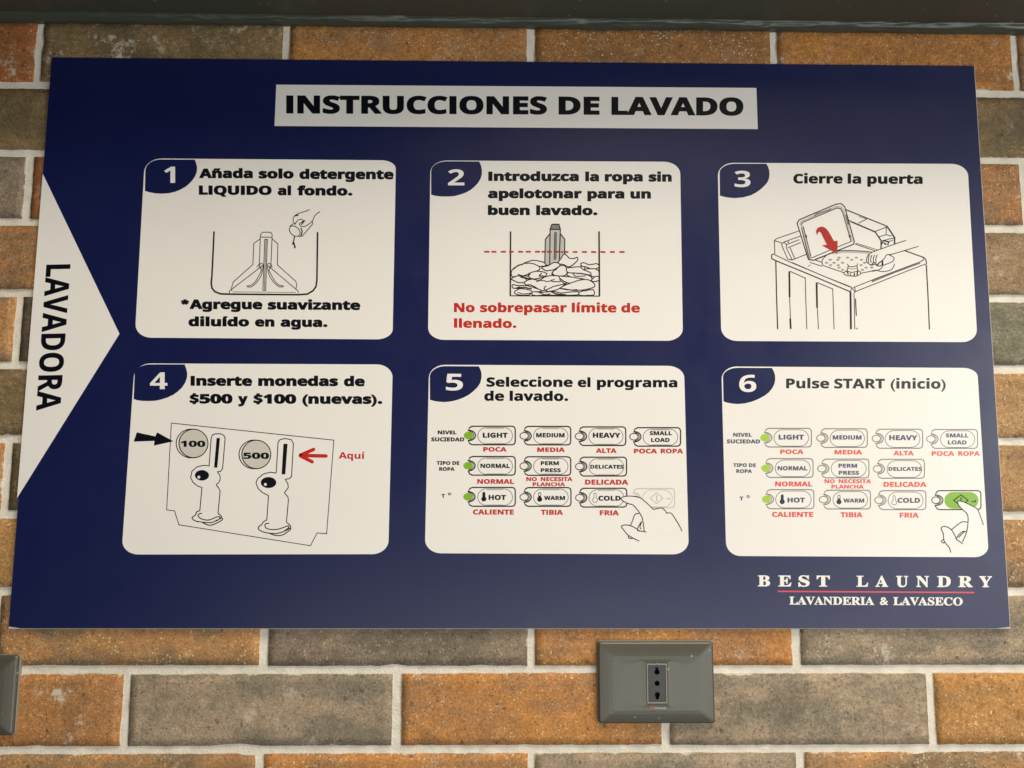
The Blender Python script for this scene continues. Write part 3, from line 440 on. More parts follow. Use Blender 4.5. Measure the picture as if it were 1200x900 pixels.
# panels
def round_quad(q, rad):
    """q: corners TL TR BR BL; rad: (rx, ry) for each"""
    out = []
    cs = [Vector(p) for p in q]
    for i in range(4):
        p = cs[i]; a = cs[i-1]; b = cs[(i+1) % 4]
        da = (a-p).normalized(); db = (b-p).normalized()
        rx, ry = rad[i]
        la, lb = (ry, rx) if i in (0, 2) else (rx, ry)
        s = p+da*la; e_ = p+db*lb
        for k in range(9):
            t = k/8*math.pi/2
            out.append(tuple(p+da*la*(1-math.sin(t))+db*lb*(1-math.cos(t))))
    return out
PAN = [
 ([(169.7,185.6),(464,187.9),(460,397.8),(158,395.6)], [(20,16),(17,10),(19,12),(19,16)], 'step panel with a hand pouring detergent over the agitator'),
 ([(504.5,188),(797,189.6),(800.3,399.4),(501.5,398.2)], [(20,14),(19,14),(19,14),(19,14)], 'step panel with the tub drawn full of clothes under a red dashed line'),
 ([(841,190.7),(1133.8,192.1),(1145.5,401),(845.3,399.5)], [(19,15),(19,14),(18,15),(19,15)], 'step panel with the drawing of an open washing machine'),
 ([(157.8,425.8),(460.3,427.1),(455,649.4),(142.4,649.8)], [(19,16),(19,15),(19,16),(20,16)], 'step panel with two coins, two slots and a red arrow'),
 ([(502.9,427.4),(801.6,428.8),(807.3,649.7),(497.8,648.3)], [(19,15),(19,14),(19,16),(19,16)], 'step panel with black button symbols and a hand on COLD'),
 ([(845.3,429.4),(1145.2,431.2),(1158.8,653),(851.1,651.5)], [(18,15),(17,10),(17,13),(17,16)], 'step panel with faded button symbols and one green button'),
]
BAD = [
 (150,180,[(119,262),(150,272),(190,279),(235,282),(285,279),(330,269),(368,254),(402,235),(430,212),(455,185),(473,158),(484,128),(486,100),(482,75),(470,42)],(122,120),(230,41),(230,125)),
 (490,180,[(91,289),(120,297),(165,302),(215,302),(260,298),(300,287),(338,273),(370,255),(398,232),(422,205),(440,175),(448,145),(448,110),(441,80),(429,55)],(91,125),(200,54),(200,130)),
 (830,180,[(82,296),(120,306),(155,311),(190,313),(245,308),(300,293),(338,273),(370,250),(395,226),(415,203),(427,175),(431,145),(428,115),(420,90),(408,71)],(80,135),(188,71),(188,145)),
 (130,420,[(160,286),(190,295),(225,299),(262,300),(310,298),(350,290),(398,275),(440,255),(474,230),(500,205),(522,172),(535,135),(537,105),(531,75),(518,42)],(166,115),(275,42),(275,125)),
 (490,420,[(83,291),(120,301),(150,305),(185,307),(230,303),(270,294),(316,277),(355,257),(390,230),(420,200),(438,170),(445,140),(446,110),(440,82),(427,56)],(82,128),(195,54),(195,135)),
 (840,420,[(47,303),(75,312),(110,318),(150,321),(200,316),(250,303),(298,283),(340,260),(368,237),(390,210),(405,180),(411,150),(410,120),(402,92),(388,67)],(43,130),(150,66),(150,140)),
]
NUM = [('1',192.2,214.3,205.2,214.3,19),('2',525,217.2,544.2,217.2,18.6),('3',860.8,219,879.5,219.2,18.8),('4',175.8,456,196.2,456,19.6),('5',522.5,457.4,542.5,457.5,19.4),('6',866.3,459.2,886.3,459.2,19.8)]
panels = []
for (q, rad, lab), (X0, Y0, crv, a, b, cc), nm in zip(PAN, BAD, NUM):
    fl = Flat(); fl.poly(round_quad(q, rad), 'white', 1); p = fl.build('step_panel', sign); p['label'] = lab; panels.append(p)
    fl = Flat()
    a, b, cc = Z(X0, Y0, [a, b, cc])
    corner = []
    for k in range(1, 9):
        t = k/9*math.pi/2
        corner.append((cc[0]-(cc[0]-a[0])*math.sin(t)**.96 if False else b[0]+(a[0]-b[0])*math.sin(t), a[1]+(b[1]-a[1])*math.cos(t)))
    fl.poly(Z(X0, Y0, crv)+[b]+corner+[a], 'navy', 2)
    fl.build('number_badge', p)
    fl = Flat(); fl.text(*nm, 'white', 0.0); fl.build('number', p)

def words(parent, name, mat, w, *items):
    fl = Flat()
    for it in items: fl.text(it[0], it[1], it[2], it[3], it[4], it[5], mat, w)
    return fl.build(name, parent)
W = .043
words(panels[0], 'heading', 'black', W, ('Añada',233.3,208.8,296.3,208.9,11.3), ('solo',303,209.2,344.2,209.4,11.3), ('detergente',350.8,209.8,461.3,210.2,11.4),
      ('LIQUIDO',233,228.3,318.4,228.6,11.0), ('al',325.3,228.8,341.2,228.9,11.0), ('fondo.',348.3,229,413,229.4,11.2))
words(panels[0], 'note', 'black', W, ('*',211.9,362.0,221.6,362,11.2), ('Agregue',222,362.2,307.5,362.6,11.3), ('suavizante',313.7,362.8,422.2,363.4,11.3),
      ('diluído',220.8,382.4,292,382.7,11.0), ('en',298.8,382.8,321.7,382.9,11.0), ('agua.',328.7,383.0,383.8,383.4,11.0))
words(panels[1], 'heading', 'black', W, ('Introduzca',572.2,212.1,678.3,212.4,11.0), ('la',685.8,212.5,702,212.6,10.9), ('ropa',708.7,212.7,753.3,212.8,11), ('sin',760,212.9,787.2,213,11),
      ('apelotonar',571.7,232.3,681.7,232.5,11), ('para',688.3,232.6,731.7,232.7,11), ('un',738.7,232.8,762.8,232.8,11),
      ('buen',571.7,252,620.8,252.1,11), ('lavado.',628.3,252.1,700.2,252.3,11))
words(panels[1], 'note', 'red', .028, ('No',532,365.8,556.3,365.9,10.8), ('sobrepasar',562.5,365.9,664.2,366.1,10.8), ('límite',670,366.1,722.5,366.2,10.8), ('de',728,366.2,750,366.3,10.6),
      ('llenado.',532,384.1,605.2,384.4,10.5))
words(panels[2], 'heading', 'black', .030, ('Cierre',929.7,215,987.5,215.2,11.3), ('la',993.3,215.3,1009.2,215.3,11.3), ('puerta',1016.3,215.4,1081.3,215.6,11.3))
words(panels[3], 'heading', 'black', W, ('Inserte',223.3,452.1,295.5,452.4,11.7), ('monedas',302.5,452.4,396.2,452.6,11.7), ('de',403,452.7,427.5,452.8,11.7),
      ('$500',222.2,472.9,272.5,473,11.3), ('y',278.8,473,290.4,473,11.3), ('$100',297,473.1,347.2,473.2,11.3), ('(nuevas).',354.2,473.3,448,473.5,11.5))
words(panels[3], 'note', 'red', .012, ('Aquí',397,537.5,427.5,537.8,7.6))
words(panels[4], 'heading', 'black', .026, ('Seleccione',570,453.2,671.2,453.5,11), ('el',677,453.6,692,453.7,11), ('programa',699.5,453.7,793.8,454,11),
      ('de',567.5,469.7,590.8,469.8,11.3), ('lavado.',597.2,469.8,665.8,470,11.3))
words(panels[5], 'heading', 'soft', .018, ('Pulse',921.2,455,971.7,455.1,11.4), ('START',977.5,455.2,1037,455.3,11.4), ('(inicio)',1043.7,455.4,1108.3,455.6,11.4))

# ---- step 1 drawing
fl = Flat(); K = 'ink'
A = lambda *p: Z(150, 180, p)
fl.stroke(Z(150,180,[(605,547),(598,700),(590,860),(585,910),(590,945),(610,970),(650,986),(700,988)])+Z(300,180,[(100,991),(300,992),(360,988),(400,965),(422,935),(428,890),(433,552)]), 1.7, K)
g = .75
fl.stroke(A((930,590),(932,570),(945,553),(1003,553),(1014,570),(1013,590)), g, K); fl.stroke(A((928,587),(1013,588)), g, K)
fl.stroke(A((930,590),(924,775),(905,800)), g, K); fl.stroke(A((1013,590),(1005,778),(1015,800)), g, K)
fl.stroke(A((928,600),(885,632),(878,780),(740,903),(728,945),(730,965)), g, K)
fl.stroke(A((1013,600),(1054,635),(1050,783),(1180,898),(1187,925),(1180,955)), g, K)
fl.stroke(A((930,800),(715,965),(712,982)), g, K); fl.stroke(A((1005,805),(1195,965),(1199,982)), g, K)
fl.stroke(A((735,972),(1180,976)), .6, 'inkg')
fl.stroke(A((948,962),(962,603),(980,603),(968,962),(948,962)), g, K); fl.stroke(A((958,960),(971,606)), .9, 'inkg')
for m in (1, -1):
    cx = 962
    def R_(*p): return A(*[(cx+(u-cx)*m+(6 if m < 0 else 0), v) for u, v in p])
    fl.stroke(R_((948,775),(930,775),(925,800),(938,815),(925,850),(895,900),(866,925),(840,930),(842,936),(868,936),(905,905),(935,860),(948,805),(948,775)), g, K, smooth=True)
    fl.stroke(R_((945,790),(932,795),(936,812)), 1.1, 'inkg')
B = lambda *p: Z(300, 180, p)
fl.stroke(B((378,393),(350,405),(290,425),(264,448),(262,470),(270,492),(285,480)), .8, K, smooth=True)
fl.stroke(B((292,428),(275,440),(300,432)), 1.2, K)
fl.stroke(B((450,408),(415,435),(395,475),(352,508),(320,512),(305,495),(320,483),(332,472),(320,462),(300,466),(285,480),(272,500)), .8, K, smooth=True)
fl.stroke(B((318,500),(335,478),(345,470)), 1.3, K)
fl.stroke([(300+(272+43*math.cos(a)*math.cos(.75)-30*math.sin(a)*math.sin(.75))/6, 180+(545+43*math.cos(a)*math.sin(.75)+30*math.sin(a)*math.cos(.75))/6) for a in (2*math.pi*i/24 for i in range(24))], .8, K, closed=True)
fl.stroke(B((238,512),(262,492)), .8, K); fl.stroke(B((300,585),(325,580),(395,500),(400,478)), .8, K)
fl.stroke(B((314,520),(325,548),(315,582)), 1.2, K)
fl.stroke(B((270,580),(268,600),(264,620),(270,640),(274,660)), 1.2, K, smooth=True); fl.ellipse(300+262/6,180+632/6,1.4,1.6,K,3.2); fl.ellipse(300+273/6,180+655/6,1.1,1.8,K,3.2)
fl.build('agitator_drawing', panels[0])

# ---- step 2 drawing
fl = Flat(); A = lambda *p: Z(490, 180, p); B = lambda *p: Z(640, 180, p)
fl.poly(A((928,533),(1000,533),(995,700),(990,785),(925,785)), 'grey1', 1.6)
fl.poly(A((928,560),(895,600),(890,785),(928,785)), 'grey2' if False else 'grey1', 1.8)
fl.poly(A((1000,560),(1030,602),(1030,720),(992,760)), 'grey1', 1.8)
fl.poly(A((940,497),(990,497),(1000,533),(930,533)), 'grey2', 2)
for p in (((940,497),(990,497),(1000,533),(928,533),(940,497)), ((928,533),(925,785)), ((1000,533),(993,745)), ((926,565),(895,602),(890,785),(928,785)), ((1001,565),(1031,602),(1030,710))):
    fl.stroke(A(*p), 1.1, K, 4)
fl.stroke(A((966,552),(962,745)), 2.2, 'grey2', 4); fl.stroke(A((960,552),(956,750)), .6, K, 4.2); fl.stroke(A((972,552),(970,740)), .6, K, 4.2)
# heap of clothes
A = lambda *p: Z(490, 280, p); B = lambda *p: Z(640, 280, p)
heap = [A((745,176),(800,152),(850,156),(888,168),(895,188),(850,192)), A((655,240),(665,213),(700,190),(745,173),(800,172),(845,190),(856,210),(828,228),(790,240),(745,258),(700,262),(662,264)),
 A((985,172),(1003,140),(1025,108),(1045,116),(1062,135),(1092,138),(1118,130),(1120,150),(1100,172),(1062,196),(1020,180)),
 A((868,200),(910,190),(960,165),(997,178),(985,197),(952,216),(900,223)), A((945,235),(972,212),(1000,188),(1032,190),(1047,215),(1042,250),(1000,262),(952,252)),
 A((1048,215),(1070,200),(1120,203),(1160,190),(1172,210),(1160,240),(1080,245),(1050,235)),
 A((785,240),(830,228),(880,232),(905,250),(860,275),(800,280),(775,260)),
 B((245,172),(270,168),(300,180),(358,176),(372,200),(330,212),(280,197),(250,190)), B((145,205),(190,200),(237,197),(265,217),(305,221),(314,252),(250,243),(200,240),(152,236)),
 B((265,215),(330,209),(368,224),(370,266),(320,262),(312,238)), B((85,262),(150,265),(242,276),(218,302),(170,313),(118,292)),
 A((658,278),(700,260),(742,270),(765,300),(720,308),(670,292)), A((750,300),(800,283),(850,290),(905,262),(980,258),(1000,290),(1025,318),(960,332),(905,356),(862,362),(802,326),(757,322)),
 B((152,240),(210,242),(255,246),(310,262),(318,292),(250,280),(160,262)), B((318,292),(345,265),(372,268),(372,290),(340,300)),
 B((95,345),(160,315),(240,289),(302,290),(342,322),(330,342),(280,355),(200,361),(118,350)),
 A((665,322),(700,328),(765,328),(822,345),(870,365),(800,372),(720,350),(668,345)), A((678,372),(720,350),(782,360),(803,378),(762,396),(700,392)),
 A((805,372),(870,376),(940,368),(1005,380),(1065,374),(1132,372),(1130,392),(1060,396),(900,396),(812,396)), B((232,375),(280,364),(330,357),(336,392),(290,397),(238,396)),
 A((905,356),(960,332),(1010,322),(1040,312),(1000,345),(960,362),(910,368))]
for i, h in enumerate(heap):
    fl.poly(catmull([Vector(p) for p in h], True, 3), 'white', 4.6+i*.22)
    fl.stroke(h, 1.0, K, 4.75+i*.22, closed=True, smooth=True, jitter=.5)
rnd = random.Random(4)
for p in (((700,250),(760,262),(790,245)), ((830,300),(880,292),(905,300),(960,285)), ((900,330),(885,350),(900,362)), ((1000,300),(950,300),(930,292)), ((700,375),(740,388),(800,378)), ((870,240),(850,262),(880,258)),
          ((720,268),(760,276),(790,282)), ((930,370),(980,388),(1040,392)), ((690,345),(730,340),(800,352)), ((1090,240),(1110,262),(1180,258)), ((740,176),(700,188),(670,215)), ((960,262),(940,246),(945,232)), ((850,375),(890,392),(930,385)), ((1010,350),(1060,358),(1120,356))):
    fl.stroke(A(*p), rnd.uniform(.8, 1.5), K, 9.6, smooth=True, jitter=.6)
fl.stroke(Z(490,180,[(650,547),(648,1003)]), 1.5, K, 9.8); fl.stroke(Z(640,180,[(372,547),(375,1003)]), 1.6, K, 9.8)
fl.stroke([(597.6,346.6),(702.6,347)], .9, K, 9.8)
ds = [(465,502),(515,550),(582,617),(640,672),(703,738),(757,793),(822,857),(868,890),(905,940),(960,992)]
for a, b in ds: fl.stroke(Z(490,180,[(a,690),(b,690)]), 1.7, 'redd', 9.9)
for a, b in ((103,122),(133,157),(187,221),(252,287),(317,352),(382,416),(450,483),(515,552)): fl.stroke(Z(640,180,[(a,691),(b,692)]), 1.7, 'redd', 9.9)
fl.build('full_tub_drawing', panels[1])

# ---- step 3 drawing (one crop frame, corner 830,180)
fl = Flat(); A = lambda *p: Z(830, 180, p); T = .8
def ln(*p, w=T, m='ink', s=False, lay=3): fl.stroke(A(*p), w, m, lay, smooth=s)
fl.poly(catmull([Vector(p) for p in A((625,490),(640,465),(900,355),(935,352),(960,375),(1027,620),(1020,640),(740,750),(705,745),(690,700))], True, 2), 'white', 2)
ln((645,500),(655,478),(905,372),(935,378),(950,400),(1012,622),w=2.2,m='inkf',lay=2.5)
ln((655,500),(700,690),(720,738),w=2.4,m='inkf',lay=2.5)
fl.stroke(A((625,490),(640,465),(900,355),(935,352),(960,375),(1027,620),(1020,638),(740,750),(705,745),(690,700)), 1.1, K, 3, closed=True)
ln((652,500),(668,482),(905,383),(930,388),(945,415),(1003,618)); ln((668,512),(722,722)); ln((655,520),(700,700),(712,740))
ln((1003,618),(722,735)); ln((745,440),(760,425),(850,395),(862,385),w=1.4,m='inkg'); ln((685,572),(690,590),w=1.8); ln((990,575),(1000,590),w=1.8); ln((965,430),(985,500),w=1.4,m='inkg')
ln((640,543),(480,598),(465,612),(468,705)); ln((465,612),(525,630)); ln((648,580),(530,622),(515,640),(558,742)); ln((640,605),(552,640),(548,660),(590,748)); ln((690,708),(590,748),(560,742)); ln((560,662),(650,625)); ln((575,662),(610,742)); ln((530,622),(552,640)); ln((565,618),(560,626),w=1.5)
ln((965,393),(1260,512),w=1.1); ln((990,470),(1172,548)); ln((1000,480),(1170,552),w=.5); ln((1172,548),(1215,612),(1215,672),w=1.3); ln((1172,548),(1258,515)); ln((1258,512),(1310,590),(1310,635),w=1.5); ln((1215,615),(1310,592)); ln((1055,490),(1115,460)); ln((1115,460),(1060,442),w=.5)
ln((1200,585),(1250,570),(1290,580)); ln((1252,520),(1250,570)); ln((1215,640),(1235,612),(1268,620),(1262,645),w=1.3); ln((1220,670),(1305,640)); ln((1268,620),(1300,608)); ln((1235,628),(1252,640),w=1.6)
ln((1030,635),(1190,690)); ln((1040,630),(1200,680),w=.6)
# top rim
ln((455,705),(570,760),(820,865),(1010,940)); ln((455,705),(445,715),(447,740),(480,755),(700,845),(1000,972),w=1.1); ln((590,765),(830,870),(1000,940),w=.6)
ln((1020,942),(1200,870),(1480,765),(1510,750)); ln((1010,942),(1030,972),(1200,905),(1400,825),(1532,775)); ln((1150,900),(1300,838),(1490,768),w=1.7,m='inkg')
ln((1010,940),(1000,972)); ln((1030,940),(1035,975)); ln((1380,682),(1515,730),(1530,745),(1535,775),w=1.1); ln((1515,735),(1510,755))
ln((715,765),(800,792)); ln((700,795),(720,782),w=.6)
# body
ln((475,755),(480,1000),(488,1235),w=1.2); ln((1000,972),(1003,1235),w=2.0); ln((1025,975),(1030,1235)); ln((1035,1020),(1041,1140),w=1.1); ln((1045,1225),(1046,1235),w=1.2)
ln((1533,780),(1545,1000),(1555,1237),w=1.2); ln((570,828),(572,1010),w=1.8); ln((572,1010),(578,1160)); ln((576,1160),(580,1233),w=1.8); ln((575,828),(682,875),(685,1000),(693,1235)); ln((762,906),(765,1085),w=1.9); ln((767,1085),(775,1235)); ln((765,906),(875,952),(880,1100),(885,1235))
# drum opening
ln((805,785),(800,755),(820,725),(860,700),(930,683),(1030,683),(1130,690),(1180,700),s=True); ln((870,700),(950,690),(1050,692),(1130,698),w=2.4,m='inkf',lay=2.5)
ln((745,745),(800,765)); ln((760,740),(850,705))
ln((803,785),(880,812),(955,838)); ln((1070,842),(1120,832),(1180,820),(1220,830),(1280,820),(1300,800),(1310,775),s=True)
for r_, (v0, us) in enumerate(((732,(920,980,1042)),(747,(858,912,1010,1078)),(768,(832,885,945,1100,1135)),(785,(860,915,1075,1150,1190)),(802,(920,1110,1150)),(818,(945,1085)))):
    for u in us:
        q = A((u, v0))[0]; fl.ellipse(q[0], q[1], 2.0, 1.2, 'inkg', 3, 8); fl.ellipse(q[0]+.3, q[1]+.3, 1.2, .6, 'grey1', 3.4, 8)
fl.poly(A((985,790),(975,835),(955,850),(1000,862),(1050,860),(1072,842),(1055,825),(1045,788),(1010,772)), 'white', 3.6)
ln((985,790),(975,822),(960,832),(957,850),(1000,860),(1045,860),(1070,845),(1066,828),(1052,822),(1045,788),s=True,lay=4); ln((985,790),(978,775)); ln((1045,788),(1052,772)); ln((985,790),(1010,797),(1045,788),s=True,lay=4); ln((980,805),(1015,812),(1048,803),s=True,lay=4,w=.5)
ln((975,822),(985,850),lay=4,w=1.3); ln((1000,858),(1002,838),lay=4); ln((1025,860),(1028,838),lay=4,w=1.3); ln((975,825),(1010,835),(1050,825),s=True,lay=4); ln((1052,822),(1045,855),lay=4,w=1.3)
# arm and hand
fl.poly(A((1390,610),(1230,665),(1140,700),(1113,735),(1118,765),(1150,782),(1185,780),(1230,765),(1255,712),(1300,705),(1478,652)), 'white', 4.2)
ln((1390,610),(1310,637),(1230,665),(1140,700),(1115,732),(1115,762),(1140,780),(1180,778),s=True,lay=4.6); ln((1478,652),(1300,705),(1255,712),(1240,735),(1218,755),s=True,lay=4.6)
for u in (1135, 1152, 1170, 1188): ln((u,712),(u-10,740),(u-6,768),s=True,lay=4.6,w=.9)
ln((1150,782),(1165,765),(1185,782),(1205,765),(1222,760),(1222,780),lay=4.6,s=True,w=1.1); ln((1180,778),(1190,790),(1220,785),(1228,750),s=True,lay=4.6)
ln((1255,705),(1298,725),(1306,742),(1290,762),(1230,785),s=True); ln((1225,755),(1228,785),(1205,815),(1150,828),s=True)
fl.build('washing_machine_drawing', panels[2])
fl = Flat()
fl.poly(catmull([Vector(p) for p in Z(830,180,[(757,550),(768,525),(800,513),(832,530),(858,568),(884,615)])], False, 4)+[Vector(p) for p in Z(830,180,[(910,612),(908,706),(798,645),(834,640)])]+catmull([Vector(p) for p in Z(830,180,[(834,640),(812,598),(792,558),(776,550),(766,576)])], False, 3), 'redd', 10)
fl.build('curved_red_arrow', panels[2])

# ---- step 4 drawing
fl = Flat(); A = lambda *p: Z(130, 420, p); B = lambda *p: Z(280, 420, p)
fl.stroke([(200.8,495.8),(391.2,515.8),(382.8,625.5),(371.7,624.5),(363.8,639.5),(209.7,615),(204.5,598.7),(195.3,597.5)], .75, K, 3, closed=True)
def slot_face(P, out_l, out_r, bar, eye, er, lips, upper, lower):
    fl.stroke(P(*out_l), .9, K, 3); fl.stroke(P(*out_r), .9, K, 3)
    fl.poly(P(*bar), 'black', 3)
    e_ = P(eye)[0]; fl.ellipse(e_[0], e_[1], er[0]/6, er[1]/6, 'black', 3, 24)
    fl.ellipse(e_[0]-22/6, e_[1]+13/6, 1.7, 1.7, 'white', 4, 12)
    for l in (lips, upper, lower): fl.stroke(P(*l), 1.0, K, 3, smooth=True)
slot_face(A, [(690,758),(705,560),(713,540),(735,530),(770,530),(794,541),(803,562),(785,775),(772,793),(748,797)],
  [(748,797),(765,820),(769,845),(760,870),(740,890),(758,912),(768,932),(753,1090)],
  [(743,560),(767,560),(748,768),(725,768)], (640,822), (50,37),
  [(600,1080),(595,1100),(575,1115),(573,1128),(600,1145),(650,1152),(700,1155),(742,1140),(776,1120),(770,1102),(753,1090)],
  [(640,1090),(620,1093),(614,1108),(640,1130),(690,1136),(740,1116),(765,1114),(762,1130),(735,1146)],
  [(645,1155),(690,1173),(740,1160),(781,1136),(782,1120)])
fl.stroke(A((690,755),(650,752),(605,763),(570,793),(560,838),(578,872),(608,897),(640,908),(625,1070),(600,1080)), .9, K, 3)
slot_face(B, [(262,806),(275,590),(290,570),(325,563),(368,572),(383,598),(370,830),(355,846),(325,850)],
  [(325,850),(344,880),(347,908),(320,945),(344,973),(348,995),(334,1152)],
  [(313,600),(342,600),(326,815),(300,815)], (208,873), (55,39),
  [(170,1150),(160,1168),(138,1185),(140,1203),(170,1220),(220,1230),(270,1230),(320,1215),(362,1190),(355,1170),(334,1152)],
  [(212,1160),(190,1162),(183,1178),(200,1198),(260,1203),(310,1190),(345,1178),(348,1192),(320,1212)],
  [(215,1230),(260,1245),(310,1240),(360,1205),(363,1190)])
fl.stroke(B((262,806),(220,800),(172,813),(132,845),(120,875),(135,915),(168,945),(208,965),(196,1135),(170,1150)), .9, K, 3)
fl.build('coin_slot_drawing', panels[3])
for cx, cy, s, a, b, yb in ((580,598,'100',490,664,622),(1022,675,'500',930,1112,706)):
    fl = Flat(); x, y = 130+cx/6, 420+cy/6
    fl.ellipse(x-2.6, y, 18.2, 17.4, 'black', 4, 40); fl.ellipse(x-2.4, y, 17.2, 16.4, 'white', 4.5, 40)
    fl.ellipse(x, y, 17.6, 17.3, 'black', 5, 40); fl.ellipse(x+.1, y, 16.4, 16.1, 'coin', 5.5, 40)
    fl.text(s, 130+a/6, 420+yb/6, 130+b/6, 420+yb/6+.1, 7.3, 'black', .03, lay=6.5)
    fl.build('coin', panels[3])
fl = Flat(); fl.poly(A((182,520),(312,548),(325,520),(440,583),(302,613),(306,580),(160,585)), 'black', 4); fl.build('black_arrow', panels[3])
fl = Flat(); fl.poly(B((418,682),(455,662),(460,700)), 'red', 4.6)
fl.stroke(B((432,680),(525,640)), 3.6, 'red', 4, round_=True); fl.stroke(B((432,685),(515,727)), 3.6, 'red', 4.15, round_=True); fl.stroke(B((436,683),(612,686)), 3.7, 'red', 4.3, round_=True)
fl.build('red_arrow', panels[3])

# ---- button symbols, steps 5 and 6
def key(parent, x0, x1, y0, y1, led, kind, ledfill, txt, ink, tmat, w=1.0, pill=None, pillfill=None):
    fl = Flat(); cx, cy = led
    pts = [(x0+.3, cy-5.6), (x0+2.0, y0+1.6), (x0+5, y0), (x1-3.4, y0), (x1-1, y0+1), (x1, y0+3.6), (x1, y1-3.6), (x1-1, y1-1), (x1-3.4, y1), (x0+5, y1), (x0+2.0, y1-1.6), (x0+.3, cy+5.8)]
    arc = [(cx+8.3*math.cos(t), cy+6.1*math.sin(t)) for t in [math.radians(88-176*i/14) for i in range(15)]]
    if kind != 'faint': fl.poly(pts+arc, 'white', 1.5)
    fl.stroke(pts+arc, w, ink, 3, closed=True)
    fl.stroke([(cx+6.3*math.cos(t), cy+4.9*math.sin(t)) for t in [math.radians(80-160*i/12) for i in range(13)]], w*.55, ink, 3.1)
    if kind != 'faint':
        fl.ellipse(cx, cy, 5.4, 4.4, ledfill if ledfill != 'white' else ink, 3.4, 24)
        if ledfill == 'white': fl.ellipse(cx, cy, 4.35, 3.35, 'white', 3.8, 24)
    px0, px1 = pill or (x0+11.5, x1-3.2); py0, py1 = y0+1.6, y1-1.0; r = (py1-py0)/2
    def cap(o=0): return [(px1-r*1.05+(r*1.05-o)*math.cos(t), (py0+py1)/2+(r-o)*math.sin(t)) for t in [math.radians(-90+180*i/12) for i in range(13)]]+[(px0+r*1.05-(r*1.05-o)*math.cos(t), (py0+py1)/2-(r-o)*math.sin(t)) for t in [math.radians(-90+180*i/12) for i in range(13)]]
    if pillfill: fl.poly(cap(), pillfill, 2)
    else:
        fl.stroke(cap(), .65 if kind != 'faint' else .6, 'inkg' if ink != 'inkf' else 'inkf', 2.4, closed=True)
        if kind == 'dark':
            fl.stroke([(px0+r*1.1, py0+.9), (px1-r*1.1, py0+.9)], 1.3, 'grey1', 2.2); fl.stroke([(px0+r*1.1, py1-.7), (px1-r*1.1, py1-.7)], .9, 'grey1', 2.2)
    for t in txt: fl.text(*t, tmat, .030, lay=4.2)
    return fl
def thermo(fl, x, ytop, ybot, fill, ink):
    r = (ybot-ytop)
    by = ybot-2.9
    if fill in ('full',): fl.stroke([(x, ytop+1.3), (x, by)], 3.0, ink, 4.4, round_=True); fl.ellipse(x, by, 3.0, 2.9, ink, 5.0, 20)
    else:
        fl.stroke([(x-1.3, by-1.8), (x-1.3, ytop+1), (x, ytop), (x+1.3, ytop+1), (x+1.3, by-1.8)], .55, ink, 4.4)
        n = [math.radians(-55+290*i/20) for i in range(21)]
        if fill == 'half': fl.ellipse(x, by, 3.0, 2.9, ink, 5.0, 20); fl.stroke([(x, by-4.2), (x, by)], 1.4, ink, 4.8)
        else: fl.stroke([(x+2.9*math.cos(t), by+2.8*math.sin(t)) for t in n], .6, ink, 4.6)
p5, p6 = panels[4], panels[5]
